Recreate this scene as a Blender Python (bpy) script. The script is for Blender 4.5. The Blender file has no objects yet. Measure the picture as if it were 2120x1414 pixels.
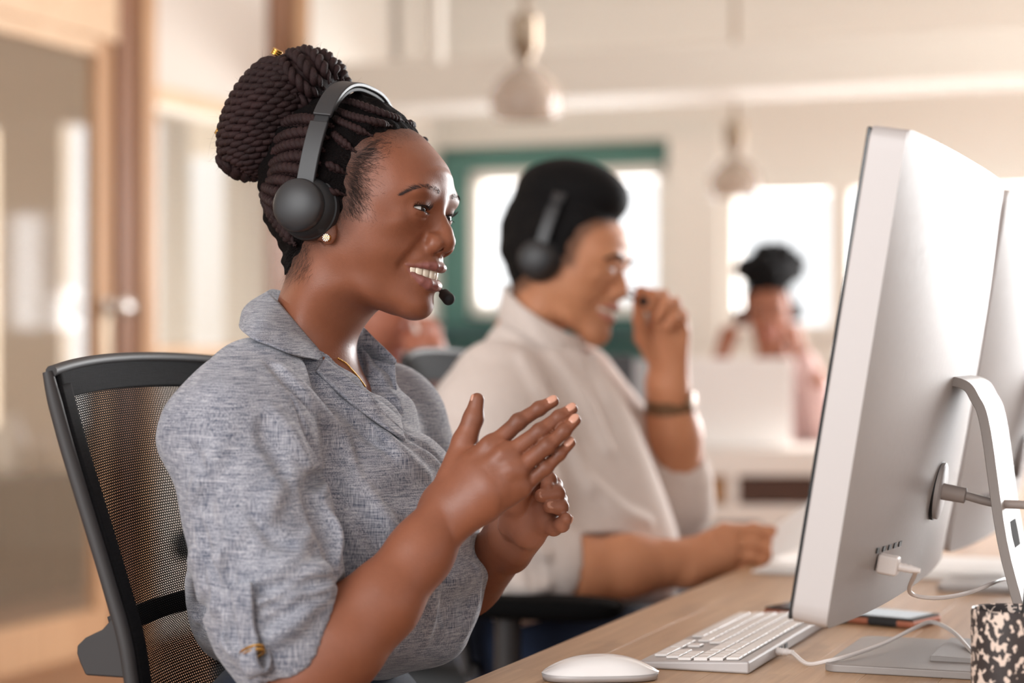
import bpy, math, random
import numpy as np
from mathutils import Vector, Matrix
random.seed(7)
SC = bpy.context.scene
COL = SC.collection

# ------------------------------------------------------------------ camera
FPX, CX, HZ, CAMZ = 4200.0, 1060.0, 722.0, 1.055      # focal length in pixels, centre column, horizon row, eye height
YAW = math.radians(20.6)                               # the desk runs 20.6 degrees off the view axis
cam_d = bpy.data.cameras.new('camera')
cam = bpy.data.objects.new('camera', cam_d); COL.objects.link(cam)
cam.location = (0, 0, CAMZ); cam.rotation_euler = (math.pi / 2, 0, 0)
cam_d.sensor_width = 36.0; cam_d.lens = FPX / 2120.0 * 36.0
cam_d.shift_y = (HZ - 707.0) / 2120.0
cam_d.clip_start = 0.05; cam_d.clip_end = 200
cam_d.dof.use_dof = True; cam_d.dof.focus_distance = 1.95; cam_d.dof.aperture_fstop = 2.8
cam_d.dof.aperture_blades = 0
SC.camera = cam

# ------------------------------------------------------------------ sky, lights, exposure
w = bpy.data.worlds.new('daylight'); SC.world = w; w.use_nodes = True
bg = w.node_tree.nodes['Background']
bg.inputs[0].default_value = (0.97, 0.985, 1.0, 1); bg.inputs[1].default_value = 1.05
SC.view_settings.view_transform = 'Standard'; SC.view_settings.look = 'None'
SC.view_settings.gamma = 1; SC.view_settings.use_curve_mapping = False
SC.view_settings.exposure = 0.45
SC.cycles.use_denoising = True
SC.cycles.max_bounces = 8
def area(name, loc, target, size, size_y, power, col):
    d = bpy.data.lights.new(name, 'AREA'); d.shape = 'RECTANGLE'; d.size = size; d.size_y = size_y
    d.energy = power; d.color = col
    o = bpy.data.objects.new(name, d); COL.objects.link(o); o.location = loc
    o.rotation_euler = (Vector(target) - Vector(loc)).to_track_quat('-Z', 'Y').to_euler()
    return o
area('assumed_light_right', (5.4, 9.0, 1.8), (-1.0, 5.5, 1.5), 4.5, 2.2, 330, (0.97, 0.985, 1.0))  # added area lamp for assumed windows out of view on the right
area('added_rim_right', (2.9, 6.8, 1.8), (-0.1, 2.0, 1.1), 1.5, 1.6, 130, (0.98, 0.99, 1.0))  # added rim lamp out of view, a window there is only assumed
area('window_light_back', (1.9, 12.2, .7), (-.6, 4.0, 3.0), 6.0, 1.6, 640, (0.96, 0.985, 1.0))  # added lamp outside the back windows, aimed up to brighten the ceiling
area('side_room_fill', (-4.6, 6.6, 2.6), (-4.6, 6.6, 0), 1.2, 1.2, 110, (1.0, 0.95, 0.88))  # added fill that brightens the side room, no fitting is known there
area('soft_key_behind', (-2.2, -1.0, 2.3), (-0.1, 2.0, 1.0), 2.6, 2.2, 95, (0.98, 0.99, 1.0))  # added soft key light standing in for unseen windows behind the camera

# ------------------------------------------------------------------ pixels, frames
CAM = np.array([0, 0, CAMZ])
F2 = np.array([math.cos(YAW), -math.sin(YAW), 0.0])    # across the desk, away from the sitters
L2 = np.array([math.sin(YAW), math.cos(YAW), 0.0])     # along the desk, away from the camera
UP = np.array([0, 0, 1.0])
def P(u, v, Z):
    return np.array([(u - CX) / FPX * Z, Z, CAMZ - (v - HZ) / FPX * Z])
def ray(u, v):
    return np.array([(u - CX) / FPX, 1.0, -(v - HZ) / FPX])
class Frame:
    def __init__(s, o, F, L, U): s.o, s.F, s.L, s.U = map(np.asarray, (o, F, L, U))
    def hit(s, u, v, y):                # world point on the ray of (u,v) at lateral offset y of this frame
        d = ray(u, v); t = (y - (CAM - s.o) @ s.L) / (d @ s.L)
        return CAM + t * d
    def loc(s, p):                      # world -> local (x, y, z)
        q = np.asarray(p) - s.o
        return np.stack([q @ s.F, q @ s.L, q @ s.U], -1)
    def lw(s, x, y, z):
        return s.o + x * s.F + y * s.L + z * s.U
    def pick(s, u, v, y): return s.loc(s.hit(u, v, y))
def frame(o, yaw, roll=0.0, pitch=0.0):
    c, sn = math.cos(yaw), math.sin(yaw)
    F = np.array([c, -sn, 0.0]); L = np.array([sn, c, 0.0]); U = np.array([0, 0, 1.0])
    L, U = L * math.cos(roll) - U * math.sin(roll), U * math.cos(roll) + L * math.sin(roll)
    F, U = F * math.cos(pitch) - U * math.sin(pitch), U * math.cos(pitch) + F * math.sin(pitch)
    return Frame(o, F, L, U)
def plane_hit(u, v, z):
    d = ray(u, v); t = (z - CAMZ) / d[2]
    return CAM + t * d

# ------------------------------------------------------------------ linking
def mesh_obj(name, verts, faces, mat=None, parent=None, smooth=True):
    me = bpy.data.meshes.new(name)
    verts = np.asarray(verts, dtype=np.float32)
    if isinstance(faces, np.ndarray):
        k = faces.shape[1]
        me.vertices.add(len(verts)); me.vertices.foreach_set('co', verts.ravel())
        me.loops.add(faces.size); me.loops.foreach_set('vertex_index', faces.astype(np.int32).ravel())
        me.polygons.add(len(faces)); me.polygons.foreach_set('loop_start', np.arange(0, faces.size, k, dtype=np.int32))
        me.polygons.foreach_set('loop_total', np.full(len(faces), k, dtype=np.int32))
        me.update(calc_edges=True)
    else:
        me.from_pydata([tuple(map(float, v)) for v in verts], [], faces)
    if smooth: me.polygons.foreach_set('use_smooth', np.ones(len(me.polygons), dtype=bool))
    return link(name, me, mat, parent)
def link(name, me, mat=None, parent=None):
    o = bpy.data.objects.new(name, me); COL.objects.link(o)
    if mat is not None: me.materials.append(mat)
    if parent is not None: set_parent(o, parent)
    return o
def wloc(o):                             # world matrix without a depsgraph update
    m = o.matrix_basis.copy(); p = o.parent
    while p is not None: m = p.matrix_basis @ o_inv.get(o.name, Matrix()) @ m; o = p; p = o.parent
    return m
o_inv = {}
def set_parent(o, p):
    o.parent = p; inv = wloc(p).inverted(); o.matrix_parent_inverse = inv; o_inv[o.name] = inv
def tag(o, label=None, cat=None, group=None, kind=None):
    for k, v in (('label', label), ('category', cat), ('group', group), ('kind', kind)):
        if v: o[k] = v
    return o
def empty(name, loc, label=None, cat=None, group=None, rot=None):
    o = bpy.data.objects.new(name, None); COL.objects.link(o); o.location = loc
    o.empty_display_size = 0.05
    if rot is not None: o.rotation_euler = rot
    return tag(o, label, cat, group)
class MB:                                # collects simple solids into one mesh
    def __init__(s): s.v, s.f = [], []
    def add(s, vs, fs):
        b = len(s.v); s.v += [tuple(map(float, v)) for v in vs]; s.f += [tuple(b + i for i in f) for f in fs]; return s
    def box(s, c, size, ax=None):        # centre, full size, optional axes (3 rows)
        c = np.asarray(c, float); A = np.eye(3) if ax is None else np.asarray(ax, float)
        h = np.asarray(size) / 2
        vs = [c + A.T @ (h * np.array(q)) for q in [(-1,-1,-1),(1,-1,-1),(1,1,-1),(-1,1,-1),(-1,-1,1),(1,-1,1),(1,1,1),(-1,1,1)]]
        return s.add(vs, [(3,2,1,0),(4,5,6,7),(0,1,5,4),(1,2,6,5),(2,3,7,6),(3,0,4,7)])
    def tube(s, pts, r, n=8, cap=True):
        pts = np.asarray(pts, float); m = len(pts)
        rr = np.full(m, r) if np.isscalar(r) else np.asarray(r)
        t = np.gradient(pts, axis=0); t /= np.linalg.norm(t, axis=1)[:, None] + 1e-12
        a = np.array([0, 0, 1.0]) if abs(t[0][2]) < 0.9 else np.array([1.0, 0, 0])
        vs = []
        for i in range(m):
            a = a - (a @ t[i]) * t[i]; a /= np.linalg.norm(a) + 1e-12; b = np.cross(t[i], a)
            for k in range(n):
                q = 2 * math.pi * k / n; vs.append(pts[i] + rr[i] * (math.cos(q) * a + math.sin(q) * b))
        fs = [(i*n+k, i*n+(k+1) % n, (i+1)*n+(k+1) % n, (i+1)*n+k) for i in range(m-1) for k in range(n)]
        if cap: fs += [tuple(range(n))[::-1], tuple(range((m-1)*n, m*n))]
        return s.add(vs, fs)
    def lathe(s, c, axis, prof, n=32):   # prof: (distance along axis, radius)
        axis = np.asarray(axis, float); axis /= np.linalg.norm(axis)
        a = np.cross(axis, [0, 0, 1.0] if abs(axis[2]) < 0.9 else [1.0, 0, 0]); a /= np.linalg.norm(a); b = np.cross(axis, a)
        vs = [np.asarray(c) + h * axis + r * (math.cos(2*math.pi*k/n) * a + math.sin(2*math.pi*k/n) * b) for h, r in prof for k in range(n)]
        m = len(prof)
        fs = [(i*n+k, i*n+(k+1) % n, (i+1)*n+(k+1) % n, (i+1)*n+k) for i in range(m-1) for k in range(n)]
        if prof[0][1] > 1e-4: fs.append(tuple(range(n))[::-1])
        if prof[-1][1] > 1e-4: fs.append(tuple(range((m-1)*n, m*n)))
        return s.add(vs, fs)
    def prism(s, poly, axis, ext):       # poly: world points of one face, extruded by axis*ext
        poly = np.asarray(poly, float); n = len(poly); e = np.asarray(axis, float) * ext
        return s.add(list(poly) + list(poly + e), [tuple(range(n))[::-1], tuple(range(n, 2*n))] + [(i, (i+1) % n, n+(i+1) % n, n+i) for i in range(n)])
    def build(s, name, mat=None, parent=None, smooth=False, bevel=0.0, seg=2):
        me = bpy.data.meshes.new(name); me.from_pydata(s.v, [], s.f); me.update()
        if smooth or bevel: me.polygons.foreach_set('use_smooth', np.ones(len(me.polygons), dtype=bool))
        o = link(name, me, mat, parent)
        if bevel:
            b = o.modifiers.new('bevel', 'BEVEL'); b.width = bevel; b.segments = seg; b.limit_method = 'ANGLE'; b.angle_limit = math.radians(35)
            b.harden_normals = True
        elif smooth:
            e = o.modifiers.new('split', 'EDGE_SPLIT'); e.split_angle = math.radians(40)
        return o
def catmull(pts, n):
    p = np.asarray(pts, float); m = len(p)
    q = np.vstack([2*p[0]-p[1], p, 2*p[-1]-p[-2]])
    t = np.linspace(0, m-1, n); i = np.minimum(t.astype(int), m-2); f = (t - i)[:, None]
    a, b, c, d = q[i], q[i+1], q[i+2], q[i+3]
    return 0.5*((2*b) + (-a+c)*f + (2*a-5*b+4*c-d)*f**2 + (-a+3*b-3*c+d)*f**3)

# ------------------------------------------------------------------ materials
def srgb(r, g, b):
    f = lambda c: (c/255/12.92) if c/255 <= 0.04045 else ((c/255+0.055)/1.055)**2.4
    return (f(r), f(g), f(b), 1)
def mat(name, col=(0.8, 0.8, 0.8, 1), rough=0.5, metal=0.0, **kw):
    m = bpy.data.materials.new(name); m.use_nodes = True
    b = m.node_tree.nodes['Principled BSDF']
    b.inputs['Base Color'].default_value = col; b.inputs['Roughness'].default_value = rough; b.inputs['Metallic'].default_value = metal
    for k, v in kw.items(): b.inputs[k.replace('_', ' ')].default_value = v
    return m
class NT:
    def __init__(s, m): s.t = m.node_tree; s.b = s.t.nodes['Principled BSDF']
    def n(s, typ, ins=None, **kw):
        x = s.t.nodes.new(typ)
        for k, v in kw.items(): setattr(x, k, v)
        for k, v in (ins or {}).items():
            if isinstance(v, bpy.types.NodeSocket): s.t.links.new(v, x.inputs[k])
            else: x.inputs[k].default_value = v
        return x
    def l(s, a, b): s.t.links.new(a, b)
    def noise(s, vec, scale, detail=3, rough=0.55, dist=0.0):
        return s.n('ShaderNodeTexNoise', {'Vector': vec, 'Scale': scale, 'Detail': detail, 'Roughness': rough, 'Distortion': dist}).outputs[0]
    def ramp(s, fac, stops):
        r = s.n('ShaderNodeValToRGB', {'Fac': fac}); e = r.color_ramp.elements
        while len(e) < len(stops): e.new(0.5)
        for q, (p, c) in zip(e, stops): q.position = p; q.color = c
        return r.outputs[0]
    def mix(s, f, a, b, typ='MIX'):
        x = s.n('ShaderNodeMix', data_type='RGBA', blend_type=typ)
        for sock, v in ((x.inputs[0], f), (x.inputs[6], a), (x.inputs[7], b)):
            if isinstance(v, bpy.types.NodeSocket): s.l(v, sock)
            else: sock.default_value = v
        return x.outputs[2]
    def math(s, op, a, b=0.0):
        x = s.n('ShaderNodeMath', operation=op)
        for sock, v in ((x.inputs[0], a), (x.inputs[1], b)):
            if isinstance(v, bpy.types.NodeSocket): s.l(v, sock)
            else: sock.default_value = v
        return x.outputs[0]
    def coord(s, which='Object', scale=(1, 1, 1), rot=(0, 0, 0)):
        c = s.n('ShaderNodeTexCoord').outputs[which]
        return s.n('ShaderNodeMapping', {'Vector': c, 'Scale': scale, 'Rotation': rot}).outputs[0]
    def attr(s, name): return s.n('ShaderNodeAttribute', attribute_name=name)
    def bump(s, h, strength=0.3, dist=0.001):
        b = s.n('ShaderNodeBump', {'Height': h, 'Strength': strength, 'Distance': dist}); s.l(b.outputs[0], s.b.inputs['Normal'])
    def base(s, c): s.l(c, s.b.inputs['Base Color'])

# ------------------------------------------------------------------ implicit surfaces
class Op:
    def __init__(s, fn, c, r, mode='u', k=0.0): s.fn, s.c, s.r, s.mode, s.k = fn, np.asarray(c, np.float32), float(r), mode, float(k)
def sm_ell(c, r, ax=None, mode='u', k=0.004):
    c = np.asarray(c, np.float32); r = np.asarray(r, np.float32) * np.ones(3, np.float32)
    A = None if ax is None else np.asarray(ax, np.float32)
    def fn(p):
        q = p - c
        if A is not None: q = q @ A.T
        a = q / r; k0 = np.sqrt((a*a).sum(-1)); b = a / r; k1 = np.sqrt((b*b).sum(-1)) + 1e-9
        return k0 * (k0 - 1) / k1
    return Op(fn, c, float(r.max()), mode, k)
def sm_chain(pts, rad, mode='u', k=0.004, kin=0.0, squash=None):
    """a chain of round cones; squash=(axis, factor) flattens the section along a world axis"""
    pts = np.asarray(pts, np.float32); rad = np.asarray(rad, np.float32) * np.ones(len(pts), np.float32)
    S = None
    if squash is not None:
        n = np.asarray(squash[0], np.float32); n = n / np.linalg.norm(n); S = (np.eye(3) + (1/squash[1] - 1) * np.outer(n, n)).astype(np.float32)
    c = (pts.min(0) + pts.max(0)) / 2; R = max(np.linalg.norm(q - c) + r for q, r in zip(pts, rad))
    def fn(p):
        d = None; o = pts
        q = p
        if S is not None: q = p @ S.T; o = pts @ S.T
        for i in range(len(o) - 1):
            a, b = o[i], o[i+1]; ab = b - a; L = float(ab @ ab) + 1e-12
            t = np.clip(((q - a) @ ab) / L, 0, 1)
            e = q - a - t[..., None] * ab
            x = np.sqrt((e*e).sum(-1)) - (rad[i] + (rad[i+1] - rad[i]) * t)
            if d is None: d = x
            elif kin > 0:
                h = np.clip(0.5 + 0.5*(x - d)/kin, 0, 1); d = x + (d - x)*h - kin*h*(1-h)
            else: d = np.minimum(d, x)
        return d * (0.8 if S is not None else 1.0)
    return Op(fn, c, R, mode, k)
def field(ops, pts, cen=None, rad=0.0):
    """pts (B,M,3); cen (B,3) block centres, rad their radius"""
    B, M = pts.shape[:2]
    if cen is None: cen = pts[:, 0]
    d = np.full((B, M), 1.0, np.float32)
    for o in ops:
        dist = np.sqrt(((cen - o.c)**2).sum(-1)) - o.r - rad
        m = dist < (0.012 + 2*o.k if o.mode != 'a' else 1e9)
        if not m.any(): continue
        x = o.fn(pts[m]).astype(np.float32); a = d[m]; k = o.k
        if o.mode in ('u', 'a'):
            if k > 0:
                h = np.clip(0.5 + 0.5*(x - a)/k, 0, 1); a = x + (a - x)*h - k*h*(1-h)
            else: a = np.minimum(a, x)
        elif o.mode == 's':
            x = -x
            if k > 0:
                h = np.clip(0.5 - 0.5*(x - a)/k, 0, 1); a = x + (a - x)*h + k*h*(1-h)
            else: a = np.maximum(a, x)
        elif o.mode == 'i': a = np.maximum(a, x)
        elif o.mode == 'd': a = a + x       # displacement
        d[m] = a
    return d
def surface(ops, lo, hi, vox, slack=1.6, proj=1):
    lo = np.asarray(lo, np.float64); hi = np.asarray(hi, np.float64)
    n = 8; be = n * vox
    nb = np.maximum(1, np.ceil((hi - lo) / be).astype(int))
    g = np.stack(np.meshgrid(*[np.arange(q) for q in nb], indexing='ij'), -1).reshape(-1, 3)
    cen = (lo + (g + 0.5) * be).astype(np.float32)
    rad = be * 0.87
    keep = []
    for s in range(0, len(cen), 60000):
        cc = cen[s:s+60000]; keep.append(np.abs(field(ops, cc[:, None], cc, rad)[:, 0]) < rad * slack)
    act = np.concatenate(keep)
    g, cen = g[act], cen[act]
    ii = np.stack(np.meshgrid(*[np.arange(n+1)]*3, indexing='ij'), -1).reshape(-1, 3)
    N = nb * n + 4
    V, CID, E = [], [], []
    for s in range(0, len(g), 2500):
        gb = g[s:s+2500]; base = gb * n
        pts = (lo + (base[:, None] + ii[None]) * vox).astype(np.float32)
        d = field(ops, pts, cen[s:s+2500], rad).reshape(-1, n+1, n+1, n+1)
        sg = d < 0
        c8 = [sg[:, a:n+a, b:n+b, c:n+c] for a in (0, 1) for b in (0, 1) for c in (0, 1)]
        cnt = sum(q.astype(np.int8) for q in c8)
        mix = (cnt > 0) & (cnt < 8)
        bi, i, j, k = np.nonzero(mix)
        if len(bi) == 0: continue
        acc = np.zeros((len(bi), 3)); num = np.zeros(len(bi))
        for ax in range(3):
            o1, o2 = [q for q in range(3) if q != ax]
            for a in (0, 1):
                for b in (0, 1):
                    s0 = [i, j, k]; s0[o1] = s0[o1] + a; s0[o2] = s0[o2] + b
                    s1 = list(s0); s1[ax] = s1[ax] + 1
                    d0 = d[bi, s0[0], s0[1], s0[2]]; d1 = d[bi, s1[0], s1[1], s1[2]]
                    x = (d0 < 0) != (d1 < 0)
                    t = np.where(x, d0 / np.where(x, d0 - d1, 1), 0)
                    pos = np.zeros((len(bi), 3)); pos[:, o1] = a; pos[:, o2] = b; pos[:, ax] = t
                    acc += pos * x[:, None]; num += x
        G = base[bi] + np.stack([i, j, k], -1)
        V.append(lo + (G + acc / num[:, None]) * vox)
        CID.append((G[:, 0] * N[1] + G[:, 1]) * N[2] + G[:, 2])
        for ax in range(3):
            sl0 = [slice(0, n)]*3; sl1 = list(sl0); sl1[ax] = slice(1, n+1)
            A = sg[(slice(None),)+tuple(sl0)]; Bq = sg[(slice(None),)+tuple(sl1)]
            bi2, i2, j2, k2 = np.nonzero(A != Bq)
            if len(bi2): E.append((ax, base[bi2] + np.stack([i2, j2, k2], -1), A[bi2, i2, j2, k2]))
    V = np.concatenate(V); CID = np.concatenate(CID)
    order = np.argsort(CID); V = V[order]; CID = CID[order]
    st = [N[1]*N[2], N[2], 1]
    F = []
    for ax, G, ins in E:
        o1, o2 = [(1, 2), (2, 0), (0, 1)][ax]
        cid = (G[:, 0] * N[1] + G[:, 1]) * N[2] + G[:, 2]
        q = np.stack([cid, cid - st[o1], cid - st[o1] - st[o2], cid - st[o2]], -1)
        idx = np.searchsorted(CID, q); idx = np.minimum(idx, len(CID)-1)
        ok = (CID[idx] == q).all(1)
        idx = np.where(ins[:, None], idx, idx[:, ::-1])
        F.append(idx[ok])
    F = np.concatenate(F)
    for _ in range(proj):
        v = V.astype(np.float32); e = np.float32(vox * 0.5)
        st4 = [v] + [v + e*np.eye(3, dtype=np.float32)[a] for a in range(3)]
        dd = [field(ops, q[:, None], q, 0.0)[:, 0] for q in st4]
        gr = np.stack([(dd[a+1] - dd[0]) / e for a in range(3)], -1)
        step = dd[0][:, None] * gr / ((gr*gr).sum(-1)[:, None] + 0.05)
        ln = np.linalg.norm(step, axis=1)[:, None]
        V = V - step * np.minimum(1, 0.8*vox / (ln + 1e-12))
    return V, F
def smooth_mesh(V, F, it=2, lam=0.5):
    n = len(V); e = np.concatenate([F[:, [a, (a+1) % 4]] for a in range(4)])
    for _ in range(it):
        S = np.zeros_like(V); c = np.zeros(n)
        for a, b in ((0, 1), (1, 0)):
            for q in range(3): S[:, q] += np.bincount(e[:, a], V[e[:, b], q], n)
            c += np.bincount(e[:, a], minlength=n)
        V = V + lam * (S / np.maximum(c, 1)[:, None] - V)
    return V
def join(parts):
    vs, fs, b = [], [], 0
    for v, f in parts: vs.append(v); fs.append(f + b); b += len(v)
    return np.concatenate(vs), np.concatenate(fs)
def add_attr(o, name, vals):
    a = o.data.attributes.new(name, 'FLOAT', 'POINT'); a.data.foreach_set('value', np.asarray(vals, np.float32))
def add_vec(o, name, vals):
    a = o.data.attributes.new(name, 'FLOAT_VECTOR', 'POINT'); a.data.foreach_set('vector', np.asarray(vals, np.float32).ravel())
def march(ops, u, v, t0=1.4, t1=2.6, off=0.0, n=600):
    """first point along the ray of pixel (u,v) where the field drops below off"""
    d = ray(u, v).astype(np.float32); t = np.linspace(t0, t1, n, dtype=np.float32)
    p = (CAM.astype(np.float32) + t[:, None] * d)
    f = field(ops, p[:, None], p, 0.0)[:, 0] - off
    i = np.nonzero(f < 0)[0]
    if len(i) == 0: return CAM + d * t[int(np.argmin(f))]
    i = max(int(i[0]), 1); a = f[i-1] / (f[i-1] - f[i] + 1e-9)
    return CAM + d * (t[i-1] + (t[i] - t[i-1]) * min(max(a, 0), 1))
def march_many(ops, uv, t0=1.5, t1=2.4, off=0.0, n=260):
    uv = np.asarray(uv, float); D = np.stack([ray(u, v) for u, v in uv]).astype(np.float32)
    t = np.linspace(t0, t1, n, dtype=np.float32)
    p = CAM.astype(np.float32) + t[None, :, None]*D[:, None]
    f = field(ops, p.reshape(-1, 1, 3), p.reshape(-1, 3), 0.0).reshape(len(uv), n) - off
    neg = f < 0; i = np.where(neg.any(1), neg.argmax(1), f.argmin(1)); i = np.maximum(i, 1); r = np.arange(len(uv))
    a = np.clip(f[r, i-1]/(f[r, i-1] - f[r, i] + 1e-9), 0, 1)
    return CAM + D*(t[i-1] + (t[i]-t[i-1])*a)[:, None], neg.any(1)
class Slab:
    """solid |y| = W(x,z) over a profile in a frame's (x,z) plane: outline picks have W 0, inner picks their half width"""
    def __init__(s, fr, outline, inner, res=0.0015, lam=1e-9, out=0.02, curv=0.05):
        s.fr = fr
        O = np.array([fr.pick(u, v, 0)[[0, 2]] for u, v in outline])
        I = np.array([fr.pick(u, v, -y)[[0, 2]] for u, v, y in inner]); fI = np.array([y*y for _, _, y in inner])
        s.init(O, I, fI, res, lam, out, curv)
    def init(s, O, I, fI, res, lam, out, curv):
        s.O, s.I, s.fI = O, I, fI
        nrm = np.roll(O, -1, 0) - np.roll(O, 1, 0); nrm = np.stack([nrm[:, 1], -nrm[:, 0]], -1); nrm /= np.linalg.norm(nrm, axis=1)[:, None]
        area2 = np.sum(O[:, 0]*np.roll(O[:, 1], -1) - np.roll(O[:, 0], -1)*O[:, 1])
        if area2 < 0: nrm = -nrm
        def inside(Q):
            r = np.zeros(len(Q), bool); A, B = O, np.roll(O, -1, 0)
            for a, b in zip(A, B):
                c = (a[1] > Q[:, 1]) != (b[1] > Q[:, 1])
                r ^= c & (Q[:, 0] < (b[0]-a[0])*(Q[:, 1]-a[1])/(b[1]-a[1]+1e-12) + a[0])
            return r
        def clear(Q, m):
            return Q[~inside(Q) & (np.sqrt(((Q[:, None] - O[None])**2).sum(-1)).min(1) > m)]
        q1, q2 = clear(O + nrm*out, out*.75), clear(O + nrm*out*2.6, out*1.9)
        X = np.vstack([O, I, q1, q2]); f = np.concatenate([np.zeros(len(O)), fI, np.full(len(q1), -2*curv*out), np.full(len(q2), -6*curv*out)])
        sc = 0.1
        def ker(a, b):
            r = np.sqrt(((a[:, None] - b[None])**2).sum(-1)) / sc
            return r**3
        n = len(X); K = ker(X, X) + lam*np.eye(n); Pm = np.hstack([np.ones((n, 1)), X])
        A = np.block([[K, Pm], [Pm.T, np.zeros((3, 3))]]); sol = np.linalg.solve(A, np.concatenate([f, np.zeros(3)]))
        lo, hi = X.min(0) - 0.01, X.max(0) + 0.01
        nx, nz = np.ceil((hi - lo)/res).astype(int) + 1
        gx, gz = np.meshgrid(lo[0] + np.arange(nx)*res, lo[1] + np.arange(nz)*res, indexing='ij')
        Q = np.stack([gx.ravel(), gz.ravel()], -1); val = np.concatenate([ker(q, X) @ sol[:n] for q in np.array_split(Q, 40)])
        val += np.hstack([np.ones((len(Q), 1)), Q]) @ sol[n:]
        s.T = val.reshape(nx, nz).astype(np.float32); s.lo, s.res = lo, res
        s.gx, s.gz = [q.astype(np.float32) for q in np.gradient(s.T, res)]
    def fn(s, p):
        fr = s.fr; q = p - fr.o.astype(np.float32)
        x = (q @ fr.F.astype(np.float32) - s.lo[0]) / s.res; z = (q @ fr.U.astype(np.float32) - s.lo[1]) / s.res; y = q @ fr.L.astype(np.float32)
        nx, nz = s.T.shape
        xc = np.clip(x, 0, nx-1.01); zc = np.clip(z, 0, nz-1.01)
        out = np.sqrt((x-xc)**2 + (z-zc)**2) * s.res
        i = xc.astype(int); j = zc.astype(int); a = xc - i; b = zc - j
        def bi(T): return T[i, j]*(1-a)*(1-b) + T[i+1, j]*a*(1-b) + T[i, j+1]*(1-a)*b + T[i+1, j+1]*a*b
        f = bi(s.T); g = np.sqrt(bi(s.gx)**2 + bi(s.gz)**2 + 4*y*y) + 2e-3
        return ((y*y - f) / g + out).astype(np.float32)
    def op(s, mode='a', k=0.0):
        return Op(s.fn, s.fr.o, 5.0, mode, k)
# ================================================================== the room, aligned with the desk
M_wallw = mat('cream_paint', srgb(236,232,224), .8); M_teal = mat('teal_paint', srgb(88,130,122), .75); M_ceil = mat('white_ceiling', srgb(240,238,234), .85)
M_beam = mat('beam_paint', srgb(214,208,198), .8); M_panelw = mat('upper_panel', srgb(206,196,186), .75)
def wood(name, c1, c2, axis=0, sc=1.0, rough=.5, c3=None):
    m = mat(name, rough=rough); t = NT(m); s = [42*sc]*3; s[axis] = 2.2*sc
    o = t.coord('Object', tuple(s)); n1 = t.noise(o, 1.0, 5, .6, 1.2)
    s2 = [220*sc]*3; s2[axis] = 6*sc; n2 = t.noise(t.coord('Object', tuple(s2)), 1.0, 3, .6)
    f = t.math('ADD', t.math('MULTIPLY', n1, .7), t.math('MULTIPLY', n2, .3))
    c = t.ramp(f, [(.32, c2), (.5, tuple((a+b)/2 for a, b in zip(c1, c2))), (.68, c1)])
    oi = t.n('ShaderNodeObjectInfo').outputs['Random']
    c = t.mix(t.math('MULTIPLY', oi, .35), c, c3 or c2)
    t.base(c); t.bump(f, .25, .0008); return m
M_door = wood('door_oak', srgb(196,156,118), srgb(160,118,82), 2, .5); M_doorh = wood('door_oak_across', srgb(220,192,160), srgb(190,154,120), 0, .5)
M_post = wood('post_brown', srgb(146,100,68), srgb(110,72,48), 2, .5)
M_floor = wood('floor_oak', srgb(164,120,88), srgb(130,92,64), 1, .25)
M_glass = bpy.data.materials.new('window_glass'); M_glass.use_nodes = True
nt = M_glass.node_tree; nt.nodes.remove(nt.nodes['Principled BSDF'])
fr_ = nt.nodes.new('ShaderNodeFresnel'); fr_.inputs[0].default_value = 1.45; tr_ = nt.nodes.new('ShaderNodeBsdfTransparent'); gl_ = nt.nodes.new('ShaderNodeBsdfGlossy'); gl_.inputs['Roughness'].default_value = .02; mx_ = nt.nodes.new('ShaderNodeMixShader')
ge_ = nt.nodes.new('ShaderNodeNewGeometry'); om_ = nt.nodes.new('ShaderNodeMath'); om_.operation = 'SUBTRACT'; om_.inputs[0].default_value = 1; nt.links.new(ge_.outputs['Backfacing'], om_.inputs[1]); ml_ = nt.nodes.new('ShaderNodeMath'); ml_.operation = 'MULTIPLY'; nt.links.new(om_.outputs[0], ml_.inputs[0]); nt.links.new(fr_.outputs[0], ml_.inputs[1]); nt.links.new(ml_.outputs[0], mx_.inputs[0]); nt.links.new(tr_.outputs[0], mx_.inputs[1]); nt.links.new(gl_.outputs[0], mx_.inputs[2]); nt.links.new(mx_.outputs[0], nt.nodes['Material Output'].inputs[0])
AX = np.stack([F2, L2, UP])
def B(name, c, size, m, parent=None, bevel=0.0, ax=AX):
    return MB().box(c, size, ax).build(name, m, parent, bevel=bevel)
def structure(o, label=None): return tag(o, label, kind='structure')
# room coordinates: a along F2 (across the desk), b along L2 (along the desk), from below the camera
def R(a, b, z): return a*F2 + b*L2 + z*UP
def ab(u, v, Z=None, z=None, a=None, b=None):
    """room point on the ray of a pixel: at a fixed a, b, height or depth"""
    d = ray(u, v)
    if a is not None: t = a/(d @ F2)
    elif b is not None: t = b/(d @ L2)
    elif z is not None: t = (z - CAMZ)/d[2]
    else: t = Z
    return CAM + d*t
floor = structure(B('floor', R(.5, 5.5, -.05), (18, 16, .1), M_floor), 'warm brown wooden floor')
pp = ab(0, 1400, z=0.0); A0 = float(pp @ F2)                    # the glazed partition on the left
EB = float(ab(610, 700, a=A0) @ L2)                             # its far end
BW = EB + 1.6                                                   # back wall
CEIL = 2.95
ceiling = structure(B('ceiling', R(.5, 5.5, CEIL + .05), (18, 16, .1), M_ceil), 'white ceiling')

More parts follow.
